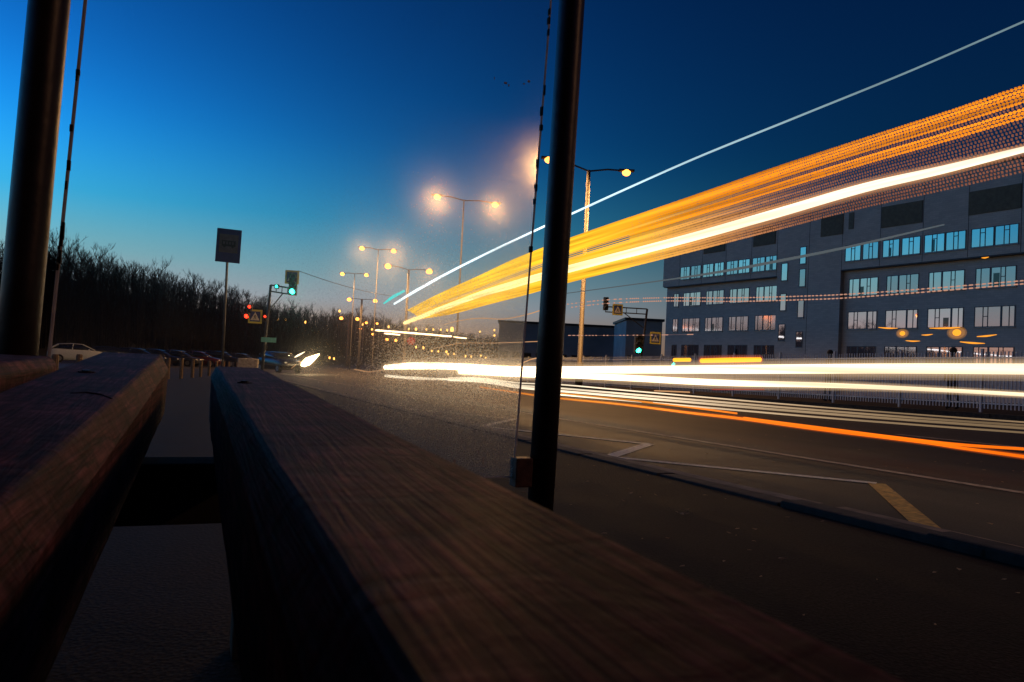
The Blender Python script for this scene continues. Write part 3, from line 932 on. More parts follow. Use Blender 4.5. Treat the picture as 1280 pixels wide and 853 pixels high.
G_WHITE = glow_mat((1, .66, .34), .06); G_FAINT = glow_mat((1, .6, .28), .03); G_OR = glow_mat((1, .15, .005), .05); G_AMB = glow_mat((1, .40, .04), .08); G_BAR = glow_mat((1, .5, .18), .07)


def glow(parent, T, mat, ks=(1.3, 1.65, 2.1), sides=10):
    for k in ks:
        b = MB(); b.tube([p for p, r in T], [r * k for p, r in T], sides, cap=True)
        b.build('glow', mat, parent, smooth=True)


def trail(label, pts, xp, mat, n=40, extend=False, sides=8, gm=None):
    T = trail3(pts, xp, n, extend)
    b = MB(); b.tube([p for p, r in T], [r for p, r in T], sides)
    base = T[-1][0]
    o_ = tag(b.build_top('light_trail', mat, base, smooth=True), label, 'light trail')
    if gm: glow(o_, T, gm)
    return o_


E_WHITE = emit_y('white_trail_light', (1, .80, .52), (1, .68, .36), 1.4, 6, 3.5, 13)
E_WHITE_LOW = emit_y('dim_white_trail_light', (1, .80, .48), (1, .70, .38), .6, 5, 3.5, 11)
E_TAN = emit_y('tan_trail_light', (1, .66, .36), (1, .82, .58), .24, 1.5, 3.5, 10)
E_TOP = emit_y('pale_blue_trail_light', (.55, .85, .95), (.75, .93, 1), .42, 2.2, 4, 16)
E_TEAL = emit('teal_trail_light', (.02, .75, .72), 1.2)
E_OR = emit_y('orange_trail_light', (1, .17, .006), (1, .36, .05), 1.25, .8, 4, 10)
E_LED = emit_y('led_orange_light', (1, .29, .012), (1, .53, .025), 1.05, 1.35, 6.0, 12)
E_LEDDIM = emit_y('led_dim_orange_light', (.80, .29, .17), (1, .50, .025), .30, 1.25, 4.5, 10)
E_LEDBAR = emit_y('led_white_bar_light', (1, .84, .64), (1, .72, .26), 1.5, 2.0, 4, 14)
E_DOT = emit('dotted_trail_light', (1, .50, .34), .55, False)
E_THIN = emit('thin_orange_trail_light', (1, .52, .24), .62, False)
E_GHOST = emit('faint_grey_trail_light', (.55, .66, .72), .16, False)
E_BLOB = emit('amber_reflection_glow', (1, .36, .03), 1.25, False)  # emission standing in for lamp reflections before the facade
E_AMBER = emit('amber_trail_light', (1, .36, .02), 2.0)
E_REDL = emit('dull_red_trail_light', (.8, .06, .05), .35, False)

trail('thin pale line of light climbing highest to the upper right corner', [(1280, 27, 2.2), (1140, 88, 2.3), (1000, 145, 2.5), (860, 202, 2.6), (720, 265, 2.8), (640, 302, 2.8), (580, 331, 3.0), (535, 355, 3.6), (515, 366.5, 3.6), (493, 380, 2.4)], xp_bus, E_TOP, 60, True, 6)
trail('short teal streak beside the lower end of the thin pale line', [(505, 364, 3), (492, 371, 4), (480, 379.5, 2)], xp_head, E_TEAL, 12, False, 6)
# LED sign of the bus: rows of dots smeared into a band
TOPC = [(1280, 108), (1180, 142), (1080, 174), (970, 210), (860, 248), (720, 296), (650, 322), (597, 346.5), (550, 367.5), (510, 388)]
BOTC = [(1280, 214), (1180, 237), (1080, 259), (970, 287), (860, 315), (720, 350), (660, 367), (610, 380), (565, 392), (528, 398)]
led = thing('light_trail', hit(510, 398, xp_bus), 'wide orange band of dotted light rows sweeping to the right edge', 'light trail')
ROWS = 23
for r in range(ROWS):
    s = r / (ROWS - 1)
    if s < .40: mat = E_LED
    else: mat = E_LEDDIM
    if .215 < s < .27: mat = E_LEDDIM
    pts = []
    for (a, b_) in zip(TOPC, BOTC):
        pts.append((a[0] + (b_[0] - a[0]) * s, a[1] + (b_[1] - a[1]) * s, 0))
    if .63 < s < .82: pass
    T = []
    for q in curve(pts, 54):
        T.append(hit(q.x, q.y, xp_bus))
    d = (T[0] - T[1]).normalized(); T.insert(0, T[0] + d * 2.0)
    b = MB()
    # far part: one continuous strand; near part: separate dashes of the flickering dots
    sp = .62 / ROWS
    far = [p for p in T if p.y > 8.5]
    gap_far = .5 if (.36 < s < .46) else 1.0
    b.tube(far, [sp * .64 * gap_far * (1 + .25 * min(1, (p.y - 8.5) / 8)) for p in far], 6)
    near = [p for p in T if p.y <= 8.5] + far[:1]
    acc = 0.0; pitch = .029; phase = r * .0115
    for i in range(len(near) - 1):
        p, q = near[i], near[i + 1]
        L = (q - p).length; dd = (q - p) / L
        x = (pitch - (acc + phase) % pitch) if i == 0 else x_next
        while x < L:
            c = p + dd * x
            f = min(1, max(0, (c.y - 5) / 3.5))
            hl = pitch * ((.27 if mat is E_LED else .20) + (.24 if mat is E_LED else .31) * f) * R_.uniform(.85, 1.15)
            hgt = sp * ((.40 if mat is E_LED else .30) + (.1 if mat is E_LED else .2) * f) * R_.uniform(.9, 1.1)
            up = Vector((0, .25, 1)) * hgt
            side = Vector((.004, 0, 0))
            b.hexa([c - dd * hl - up - side, c - dd * hl - up + side, c + dd * hl - up + side, c + dd * hl - up - side,
                    c - dd * hl + up - side, c - dd * hl + up + side, c + dd * hl + up + side, c + dd * hl + up - side])
            x += pitch * R_.uniform(.86, 1.14)
        x_next = x - L
    if mat is E_LED: b.tube([p for p in T if p.y <= 8.7], sp * .15, 4)
    b.build('dot_row', mat, led)
bar = [(1280, 187, 6), (1180, 212, 8.5), (1080, 235, 10), (970, 267, 10.5), (860, 298, 10), (720, 334, 9), (640, 356.5, 9), (597, 369.5, 7), (550, 387, 6), (506, 404, 4)]
def xp_bar(y): return xp_bus(y) - .03
T = trail3(bar, xp_bar, 60, True)
b = MB(); b.tube([p for p, r in T], [r for p, r in T], 8)
b.build('white_bar', E_LEDBAR, led, smooth=True)
glow(led, T, G_BAR, (1.25, 1.6, 2.0))

trail('upper thick white headlight trail running level to the right edge', [(1280, 461.5, 12), (1100, 461, 12), (900, 462, 11), (720, 462.5, 9), (640, 463, 11), (570, 458.5, 9), (520, 457.5, 9), (482, 459.5, 6)], xp_head, E_WHITE, 60, True, 8, G_WHITE)
def xp_h2(y): return xp_head(y) - .12
trail('lower white headlight trail fading towards the right edge', [(1280, 493.5, 4), (1160, 487, 4.5), (1040, 482, 6), (900, 478.5, 8), (780, 472.5, 8), (720, 470, 7), (660, 467.5, 9), (610, 466, 8), (575, 465, 6)], xp_h2, E_WHITE, 60, True, 8, G_WHITE)
LOWW = [(700, 481), (780, 488), (860, 495), (1000, 507), (1140, 518), (1280, 528)]
for i, (off0, off1, w, nm) in enumerate(((0, 0, 1.6, 'uppermost'), (4.5, 4, 2.2, 'second'), (8, 7.5, 2.6, 'third'), (12.5, 13, 2.0, 'lowest'))):
    pts = [(u, v + off0 + (off1 - off0) * (u - 700) / 580, w) for (u, v) in LOWW][::-1]
    if i < 3: pts += [(650, 479 + off0 * .7, w * 1.1), (600, 473.5 + off0 * .45, 2.6), (560, 473 + off0 * .3, 2.4)]
    if i == 1: pts += [(520, 473.0, 3.6), (482, 470, 3.2)]
    trail('%s thin tan line of the four low light lines on the road' % nm, pts, xp_head, E_TAN, 50, True, 6)
trail('bright orange tail light line dropping lowest to the right edge', [(1280, 571, 3.2), (1200, 560, 3), (1150, 552.5, 3), (1024, 537, 3), (930, 524, 3), (860, 516, 2.6), (780, 506, 2.2), (690, 497, 1.8), (600, 484, 1.2)], xp_head, E_OR, 40, True, 6, G_OR)
def xp_o2(y): return xp_head(y) + .1
trail('orange line splitting off just above the lowest one near the right edge', [(1280, 561.5, 3), (1200, 556, 3), (1120, 547, 2.8), (1024, 534.5, 2.6), (930, 522.5, 2.4)], xp_o2, E_OR, 24, True, 6)
trail('short orange line that stops in mid road above the long orange one', [(921, 517, 2.2), (860, 509, 2.4), (780, 500, 2.2), (690, 491, 1.8)], xp_head, E_OR, 20, False, 6)
trail('long amber bar of light hanging above the white headlight trail', [(950, 449.8, 5.5), (910, 450.4, 6), (877, 451.2, 5.5)], xp_far, E_AMBER, 10, False, 8, G_OR)
trail('short amber bar of light next to the low green signal', [(862, 450, 4.8), (843, 450.2, 4.8)], xp_far, E_AMBER, 6)
trail('thin white line hanging over the far end of the road', [(563.8, 420.8, 2), (520, 417, 2), (470, 413, 2)], lambda y: 14, E_WHITE, 14, False, 6)
trail('tiny white line next to the end of the thin white line', [(582.8, 423.2, 1.4), (567, 421.5, 1.4)], lambda y: 14, E_WHITE, 4, False, 6)
trail('second short white line under the thin white line', [(499.5, 418.7, 1.6), (481, 417, 1.6)], lambda y: 14, E_WHITE, 6, False, 6)
trail('thin wavy orange line where the headlight trail begins', [(485, 461.5, 1.4), (470, 464, 1.4), (460, 465, 1.4), (452, 463.5, 1.4), (443, 462, 1.2)], lambda y: 9, E_THIN, 20, False, 6)
trail('thin wavy line just under the orange band seen through glass', [(676, 388, 1.3), (660, 393, 1.3), (630, 399, 1.3), (600, 398, 1.2), (575, 401, 1.0), (555, 406, .8)], xp_bus, E_THIN, 24, False, 6)
trail('thin faint line low over the road seen through glass', [(672, 427, .9), (620, 429, .9), (580, 429, .9), (560, 432, .9), (542, 436, .8)], xp_bus, E_THIN, 20, False, 6)
trail('short curl of orange light behind the shelter post', [(690, 445, 1.3), (668, 448.5, 1.4), (655, 453, 1.4), (640, 460, 1.2)], xp_bus, E_THIN, 14, False, 6)
trail('pale grey streak rising across the building facade', [(1180, 281, 1.6), (1060, 309, 3), (960, 329, 3.4), (900, 340, 3), (820, 352, 1.6), (700, 368, 1)], xp_bus, E_GHOST, 24, False, 6)
trail('dull red streak in the dark between white trails', [(955, 487, 1.6), (890, 487, 1.6)], xp_far, E_REDL, 8, False, 6)
trail('short dull orange streak under the low green signal', [(862, 490.5, 1.5), (840, 489.5, 1.6), (818, 488.7, 1.4)], xp_far, E_THIN, 8, False, 6)


def dotted(label, pts, xp, per=7.0, w=2.0, mat=None):
    C = curve([(p[0], p[1], 0) for p in pts], 120)
    b = MB()
    L = 0; seg = None; T = []
    # walk along the picture curve, drop a short dash every `per` pixels of travel
    acc = 0; i = 0; last = C[0]; on = [C[0]]
    dash = []
    for q in C[1:]:
        n = max(1, int((q - last).length / .8))
        for k in range(1, n + 1):
            m_ = last.lerp(q, k / n)
            acc += (q - last).length / n
            pr = per * (.45 + .55 * min(1, max(0, (m_.x - 680) / 500)))
            if (acc % pr) < pr * .62: dash.append(m_)
            else:
                if len(dash) > 1: T.append((dash[0], dash[-1]))
                dash = []
        last = q
    pp, rr = [], []
    for a, c_ in T:
        A_, B_ = hit(a.x, a.y, xp), hit(c_.x, c_.y, xp)
        r = w / 2 * (A_ - EYEV).length / FPX
        e = (B_ - A_) * .06
        pp += [A_ - e, A_, B_, B_ + e]; rr += [r * .12, r, r, r * .12]
    b.tube(pp, rr, 5)
    return tag(b.build_top('light_trail', mat or E_DOT, hit(C[-1].x, C[-1].y, xp)), label, 'light trail')


dotted('upper dotted reddish line curving across the building and lamp pole', [(1280, 351, 0), (1160, 361, 0), (1060, 368, 0), (1000, 370.5, 0), (920, 372.5, 0), (830, 372.5, 0), (760, 375, 0), (705, 381, 0)], xp_bus, 8, 1.5)
dotted('lower dotted reddish line beside the upper dotted one', [(1280, 355, 0), (1160, 365, 0), (1060, 372.5, 0), (1000, 375, 0), (920, 377, 0), (830, 376.5, 0), (760, 379.5, 0), (705, 385.5, 0)], xp_bus, 8, 1.6)
dotted('faint dotted line level behind the crossing signs', [(880, 418, 0), (820, 419, 0), (760, 419.5, 0), (705, 419.5, 0)], xp_bus, 5, 1.1)
for (u, v, r, l) in ((1128, 417, 4.2, 'round amber reflection blob left of its larger twin before the facade'), (1196, 416, 6.0, 'large round amber reflection blob before the facade')):
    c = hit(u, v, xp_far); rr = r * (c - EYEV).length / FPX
    b = MB(); b.ellipsoid((0, 0, 0), (rr * .4, rr * .8, rr * .6), 12, 8); o_ = b.build('amber_reflection', E_BLOB, None, smooth=True); o_.location = c  # lamp reflection shaped as a glowing blob
    tag(o_, l, 'reflection')
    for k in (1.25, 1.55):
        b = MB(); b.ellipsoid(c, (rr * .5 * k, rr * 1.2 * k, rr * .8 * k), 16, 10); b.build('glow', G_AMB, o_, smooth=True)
for (a, c_, w, l) in (((1098, 409.5), (1122, 410.5), 2.2, 'short amber reflection dash left above the smaller blob'), ((1162, 410.5), (1200, 409.5), 2.4, 'amber reflection dash touching the top of the large blob'),
                      ((1132, 426), (1150, 426.5), 2, 'amber reflection dash below and right of the smaller blob'), ((1200, 427.5), (1231, 429.5), 2.6, 'amber reflection dash below the large blob'),
                      ((1152, 419), (1166, 418), 2, 'amber reflection dash between the two blobs'), ((1221, 421), (1246, 418.5), 2.4, 'amber reflection dash right of the large blob'),
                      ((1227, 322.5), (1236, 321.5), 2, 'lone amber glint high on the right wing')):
    trail(l, [(c_[0], c_[1], w * .25), ((a[0] + c_[0]) / 2, (a[1] + c_[1]) / 2 + .5, w * .75), (a[0], a[1], w * .3)], xp_far, E_BLOB, 6, False, 6)  # smaller reflections, built as glowing tubes

# ------------------------------------------------------------------ the long grey building
DB = Vector((-.11672, .99316, 0)); NB = Vector((.99316, .11672, 0)); P0 = Vector((61.73, 58.93, 0))
gbase = gz(0, 60) - .25
bld = thing('office_building', P0 + Vector((0, 0, gbase)), 'long grey office building with rows of windows reflecting the sky', 'building')


def fbox(b, s0, s1, z0, z1, d0, d1):
    b.frame_box(P0, DB, NB, EZ, s0, s1, d0, d1, z0, z1)


Z0 = gbase - .1; ZL = 12.14; ZR = 20.3
b = MB(); fbox(b, -45, 29.2, ZL, ZR, 0, 14); b.build('wall', M['slab'], bld)['label'] = 'grey panel clad upper storeys'
b = MB(); fbox(b, .72, 9.2, Z0, ZL - .002, 0, 14); b.build('wall', M['brick'], bld)['label'] = 'projecting stair tower wall'
b = MB(); fbox(b, -45, .718, Z0, ZL - .002, .55, 14); b.build('wall', M['brick'], bld)['label'] = 'recessed right wing wall'
b = MB(); fbox(b, 9.202, 28.9, Z0, ZL - .002, .55, 14); b.build('wall', M['brick'], bld)['label'] = 'recessed left wing wall'
b = MB(); fbox(b, -45.2, 29.4, ZR + .002, ZR + .18, -.15, 14.2); b.build('roof', M['darksteel'], bld)
b = MB(); fbox(b, -45, .716, ZL - .12, ZL - .004, -.04, .54); fbox(b, 9.204, 28.9, ZL - .12, ZL - .004, -.04, .54); b.build('ledge', M['darksteel'], bld)
for s in (.66, -3.74, -8.18, -12.44, -16.88, -21.2, -25.6, 4.85, 9.3, 13.2, 17.4, 21.6, 25.9):
    b = MB(); fbox(b, s - .025, s + .025, ZL + .02, ZR - .02, -.012, -.002); b.build('panel_joint', M['darksteel'], bld)
b = MB(); fbox(b, 4.83, 4.88, Z0 + .1, ZL, -.012, -.002); b.build('panel_joint', M['darksteel'], bld)


def window(s0, s1, z0, z1, d, muls, trans=None):
    """s1>s0; frame stands in the wall, pane a little behind; muls: mullion positions (fraction)"""
    b = MB(); t = .07
    fbox(b, s0, s1, z1 - t, z1, d - .05, d + .02); fbox(b, s0, s1, z0, z0 + t, d - .05, d + .02)
    fbox(b, s0, s0 + t, z0 + t, z1 - t, d - .049, d + .02); fbox(b, s1 - t, s1, z0 + t, z1 - t, d - .049, d + .02)
    for (m_, w) in muls:
        c = s0 + (s1 - s0) * m_; fbox(b, c - w / 2, c + w / 2, z0 + t, z1 - t, d - .052, d + .018)
    if trans:
        a, c, h = trans; fbox(b, s0 + (s1 - s0) * a, s0 + (s1 - s0) * c, z0 + (z1 - z0) * h, z0 + (z1 - z0) * h + .06, d - .047, d + .016)
    f = b.build('window', M['frame'], bld)
    b = MB(); fbox(b, s0 + .02, s1 - .02, z0 + .02, z1 - .02, d - .02, d - .004); b.build('pane', R_.choice(WG), f)
    if muls and R_.random() < .3:
        m_ = R_.choice((.42, .5)); b = MB(); fbox(b, s0 + (s1 - s0) * (m_ - .02), s0 + (s1 - s0) * (m_ + .13), z0 + .1, z0 + (z1 - z0) * R_.uniform(.5, .72), d - .035, d - .021); b.build('open_sash', M['carglass'], f)
    b = MB(); fbox(b, s0 - .05, s1 + .05, z0 - .06, z0 - .004, d - .13, d - .001); b.build('sill', M['steel'], f)
    return f


def bays(s_hi, s_lo, rowsel): pass


R1 = [(.26, -1.61), (-1.8, -3.61), (-4.03, -5.86), (-6.06, -8.0), (-8.34, -10.34), (-10.4, -12.27), (-12.71, -14.7), (-14.74, -16.71), (-17.2, -19.2), (-19.3, -21.2)]
for (a, c) in R1: window(c, a, 12.93, 14.68, 0, [(.38, .06), (.6, .06)], (.38, .6, .72))
R2 = [(.06, -3.3), (-4.22, -7.6), (-8.56, -11.95), (-12.9, -16.33), (-17.2, -20.6)]
for (a, c) in R2: window(c, a, 9.3, 11.15, .55, [(.26, .06), (.37, .06), (.62, .16), (.86, .06)], (.26, .37, .5))
for (a, c) in R2: window(c, a, 5.82, 7.68, .55, [(.14, .06), (.33, .16), (.66, .06), (.78, .06)], (.66, .78, .5))
for (a, c) in R2: window(c, a, 2.3, 4.08, .55, [(.26, .06), (.37, .06), (.62, .16), (.86, .06)], (.26, .37, .25))
L1 = [(25.7, 23.84), (23.66, 21.77), (21.41, 19.49), (19.33, 17.66), (17.25, 15.32), (15.25, 13.39), (13.01, 11.07), (10.98, 9.3)]
for (a, c) in L1: window(c, a, 12.87, 14.6, 0, [(.38, .06), (.6, .06)], (.38, .6, .72))
L2 = [(27.44, 26.42), (25.5, 22.2), (21.2, 18.03), (17.03, 13.82), (12.78, 9.5)]
for i, (a, c) in enumerate(L2):
    mu = [(.26, .06), (.37, .06), (.62, .16), (.86, .06)] if i else [(.5, .06)]
    window(c, a, 9.33, 11.15, .55, mu, (.26, .37, .5) if i else None)
    window(c, a, 5.88, 7.7, .55, mu, (.26, .37, .5) if i else None)
    window(c, a, 2.35, 4.15, .55, mu, (.26, .37, .5) if i else None)
for (s0, s1, z0, z1) in ((5.2, 6.08, 13.2, 15.16), (7.68, 8.6, 11.5, 13.54), (5.18, 6.06, 10.65, 12.67), (7.74, 8.62, 8.05, 10.03), (5.24, 6.12, 7.19, 9.16), (7.76, 8.7, 4.6, 6.55), (5.28, 6.2, 3.86, 5.67)):
    window(s0, s1, z0, z1, 0, [])
for (s0, s1) in ((.6, 3.4), (-8.09, -3.8), (-16.83, -12.4), (-25.4, -21.1), (9.6, 13.0), (17.6, 21.4)):
    b = MB(); fbox(b, s0, s1, 15.95, 18.1, -.05, -.002)
    for k in range(14): fbox(b, s0 + .03, s1 - .03, 16.0 + k * .15, 16.09 + k * .15, -.085, -.051)
    b.build('louvre_panel', M['louvre'], bld)
b = MB(); fbox(b, -.65, -.05, 16.33, 18.08, -.05, -.002); b.build('louvre_panel', M['louvre'], bld)

# low dark buildings to its left, further off
def block(label, px0, px1, ytop, depth, dpt, mat, name='low_building', nwin=0):
    a = at_depth(px0, 450, depth); c = at_depth(px1, 450, depth); tp = at_depth((px0 + px1) / 2, ytop, depth).z
    d = (c - a); d.z = 0; L = d.length; d.normalize(); nrm = Vector((-d.y, d.x, 0))
    o = Vector((a.x, a.y, 0)); g = gz(0, a.y) - .3
    t = thing(name, (a.x, a.y, g), label, 'building')
    b = MB(); b.frame_box(o, d, nrm, EZ, 0, L, 0, dpt, g, tp - .4); b.build('wall', mat, t)
    b = MB(); b.frame_box(o, d, nrm, EZ, -.3, L + .3, -.3, dpt + .3, tp - .398, tp); b.build('roof', M['darksteel'], t)
    for k in range(nwin):
        s = L * (k + .5) / nwin
        b = MB(); b.frame_box(o, d, nrm, EZ, s - L / nwin * .3, s + L / nwin * .3, -.06, -.004, g + (tp - g) * .25, g + (tp - g) * .42); w = b.build('window', M['frame'], t)
        b = MB(); b.frame_box(o, d, nrm, EZ, s - L / nwin * .27, s + L / nwin * .27, -.08, -.062, g + (tp - g) * .265, g + (tp - g) * .405); b.build('pane', M['carglass'], w)
    return t


block('long low dark hall behind the lamp pole at the road end', 622, 800, 404.5, 150, 20, M['dim'], 'low_building', 12)
block('small dark block next to the grey building behind the crossing sign', 781, 826, 398, 120, 14, M['dim'], 'low_building', 3)

# ------------------------------------------------------------------ fence beyond the road, two people behind it
FX = 19.0
fence = thing('metal_fence', (FX, 25, gz(0, 25) + .11), 'blue grey metal picket fence along the far pavement', 'fence')
y = 6.0
while y < 62:
    b = MB(); g = gz(0, y) + .11; L = 2.5
    zr = lambda q: gz(0, q) + .11
    for k in range(24):
        q = y + .1 + k * (L - .1) / 24
        b.box((FX, q, zr(q) + .85), (.022, .028, 1.5))
    for h in (.22, 1.42):
        b.hexa([(FX - .015, y, zr(y) + h), (FX + .015, y, zr(y) + h), (FX + .015, y + L, zr(y + L) + h), (FX - .015, y + L, zr(y + L) + h),
                (FX - .015, y, zr(y) + h + .04), (FX + .015, y, zr(y) + h + .04), (FX + .015, y + L, zr(y + L) + h + .04), (FX - .015, y + L, zr(y + L) + h + .04)])
    b.build('picket_panel', M['bars'], fence)
    b = MB(); b.box((FX, y, zr(y) + .84), (.06, .06, 1.68)); b.build('post', M['bars'], fence)
    y += L


def person(loc, facing, label, coat):
    t = thing('person', loc, label, 'person')
    me = bpy.data.meshes.new('body')
    J = [((0, 0, .95), .15), ((0, 0, 1.2), .165), ((0, 0, 1.42), .17), ((0, 0, 1.52), .065), ((0, .015, 1.60), .085), ((0, .015, 1.71), .09),
         ((.10, 0, .88), .10), ((.11, .02, .48), .065), ((.11, -.02, .08), .05), ((.11, .12, .04), .045),
         ((-.10, 0, .88), .10), ((-.11, -.05, .48), .065), ((-.11, -.14, .08), .05), ((-.11, 0, .04), .045),
         ((.20, 0, 1.42), .075), ((.25, -.02, 1.15), .055), ((.25, .08, .90), .045), ((.25, .11, .80), .04),
         ((-.20, 0, 1.42), .075), ((-.25, -.02, 1.15), .055), ((-.25, .08, .90), .045), ((-.25, .11, .80), .04)]
    E_ = [(0, 1), (1, 2), (2, 3), (3, 4), (4, 5), (0, 6), (6, 7), (7, 8), (8, 9), (0, 10), (10, 11), (11, 12), (12, 13), (2, 14), (14, 15), (15, 16), (16, 17), (2, 18), (18, 19), (19, 20), (20, 21)]
    me.from_pydata([j[0] for j in J], E_, [])
    ob = bpy.data.objects.new('body', me); COL.objects.link(ob); ob.parent = t
    sk = ob.modifiers.new('skin', 'SKIN')
    for i, j in enumerate(J): me.skin_vertices[0].data[i].radius = (j[1], j[1] * .8)
    me.skin_vertices[0].data[0].use_root = True
    ob.modifiers.new('sub', 'SUBSURF').levels = 1
    ob.modifiers['sub'].render_levels = 1
    me.materials.append(coat)
    b = MB(); b.ellipsoid((loc[0], loc[1] - .0, loc[2] + 1.70), (.098, .105, .10), 12, 8); b.build('hair', M['chalk'], t, smooth=True)
    t.rotation_euler.z = 0
    ob.rotation_euler.z = facing
    return t


for (u, v, f, l) in ((1191.5, 445.5, 1.2, 'person in dark clothes walking behind the fence below a lit window'), (1037.5, 446.5, -2, 'dark clothed person behind the fence in front of the stair tower')):
    d = ray(u, v); t_ = 19.9 / d.x
    person((19.9, d.y * t_, gz(0, d.y * t_) + .11), f, l, M['cloth'])

# ------------------------------------------------------------------ wooden stakes and a concrete block by the car park
st = [(69.4, 443, 13), (99.5, 443, 14.5), (128, 444.5, 16), (152, 445.5, 17.5), (174, 446.3, 19), (193, 447, 20.5), (211, 447.4, 22), (227.6, 447.9, 23.5), (241.5, 449.5, 25.5), (251.7, 450.4, 27.5), (262, 451.2, 30), (271, 451.8, 32.5), (280, 452.2, 35), (286, 452.4, 37.5), (291.6, 452.8, 40), (296.5, 453, 42.5)]
ROWST = 'row of short wooden stakes at the edge of the car park'
proto = None
for (u, v, dep) in st:
    tp = at_depth(u, v, dep); g = gz(0, tp.y)
    h = max(.3, tp.z - g)
    b = MB(); b.tube([Vector((tp.x, tp.y, g)), Vector((tp.x, tp.y, g + h - .03)), Vector((tp.x, tp.y, g + h))], [.062, .058, .045], 8)
    o_ = b.build_top('wooden_stake', M['stake'], (tp.x, tp.y, g))
    tag(o_, 'short round wooden stake in the row edging the car park', 'stake', ROWST)
c = at_depth(310, 458, 40); g = gz(0, c.y)
b = MB(); b.box((c.x, c.y, g + .42), (1.02, .5, .84), radians(-10)); 
tag(b.build_top('concrete_block', M['concrete'], (c.x, c.y, g), bevel=.04), 'pale concrete block beside the stakes under the traffic light', 'block')

# ------------------------------------------------------------------ cars
E_TAIL = plain('red_tail_glass', (.25, .01, .01), .2, 0, .1, 4)
E_HL = plain('clear_lamp_glass', (.6, .6, .6), .1, 0, .05, 4)


def make_car(paint, label, loc, rz, group, suv=False):
    t = thing('parked_car', loc, label, 'car', group)
    L = Vector(loc)
    rot = Matrix.Rotation(rz, 3, 'Z')

    def loft(b, secs):
        n = None
        base = len(b.v)
        for s in secs:
            for p_ in s: b.v.append(tuple(L + rot @ Vector(p_)))
            n = len(s)
        for i in range(len(secs) - 1):
            for j in range(n):
                a = base + i * n + j; c_ = base + i * n + (j + 1) % n
                b.f.append((a, c_, c_ + n, a + n))
        b.f.append(tuple(base + k for k in range(n))); b.f.append(tuple(base + (len(secs) - 1) * n + k for k in range(n))[::-1])

    H = .12 if suv else 0
    def sec(x, w, z0, z1): return [(x, -w * .94, z0), (x, -w, z0 + .18), (x, -w, z1 - .12), (x, -w * .9, z1), (x, w * .9, z1), (x, w, z1 - .12), (x, w, z0 + .18), (x, w * .94, z0)]
    b = MB()
    loft(b, [sec(-2.2, .70, .42, .80 + H), sec(-2.1, .83, .30, .95 + H), sec(-1.6, .88, .24, 1.0 + H), sec(-.5, .90, .22, .98 + H), sec(.7, .90, .22, .96 + H), sec(1.45, .88, .24, .90 + H), sec(2.05, .82, .28, .78 + H), sec(2.22, .66, .36, .64 + H)])
    body = b.build('body', paint, t, smooth=True)
    def gs(x, w, z): return [(x, -w, .94 + H), (x, -w * .98, (z + .94 + H) / 2), (x, -w * .82, z), (x, w * .82, z), (x, w * .98, (z + .94 + H) / 2), (x, w, .94 + H)]
    b = MB(); loft(b, [gs(-2.0, .74, .99 + H), gs(-1.35, .80, 1.36 + H), gs(-.5, .82, 1.44 + H), gs(.25, .82, 1.40 + H), gs(1.15, .76, .97 + H)]); b.build('window_glass', M['carglass'], t, smooth=True)
    b = MB(); loft(b, [[(x, -w, z), (x, -w * .9, z + .035), (x, w * .9, z + .035), (x, w, z)] for x, w, z in ((-1.55, .62, 1.34 + H), (-1.2, .67, 1.40 + H), (-.5, .68, 1.44 + H), (.15, .67, 1.41 + H), (.45, .64, 1.33 + H))])
    b.build('roof', paint, t, smooth=True)
    b = MB()
    for s in (-1, 1):
        b.tube([L + rot @ Vector(q) for q in ((1.2, s * .77, .97 + H), (.3, s * .72, 1.40 + H))], .035, 5)
        b.tube([L + rot @ Vector(q) for q in ((-1.45, s * .70, 1.36 + H), (-2.05, s * .74, .98 + H))], .06, 5)
        b.tube([L + rot @ Vector(q) for q in ((-.45, s * .83, .96 + H), (-.4, s * .71, 1.43 + H))], .035, 5)
    b.build('pillar', paint, t)
    for s in (-1, 1):
        for x in (-1.35, 1.38):
            c0 = L + rot @ Vector((x, s * .70, .33)); c1 = L + rot @ Vector((x, s * .905, .33))
            b = MB(); b.tube([c0, c1], .33, 18); w = b.build('wheel', M['rubber'], t)
            b = MB(); b.tube([L + rot @ Vector((x, s * .90, .33)), L + rot @ Vector((x, s * .925, .33))], .2, 12); b.build('rim', M['steel'], w)
        b = MB(); b.ellipsoid(L + rot @ Vector((2.06, s * .62, .68 + H)), (.14, .14, .08), 10, 6); b.build('headlight', E_HL, t, smooth=True)
        b = MB(); b.ellipsoid(L + rot @ Vector((-2.13, s * .66, .82 + H)), (.09, .13, .09), 10, 6); b.build('tail_light', E_TAIL, t, smooth=True)
        b = MB(); b.ellipsoid(L + rot @ Vector((.75, s * .98, 1.0 + H)), (.07, .1, .06), 8, 5); b.build('mirror', paint, t, smooth=True)
    return t


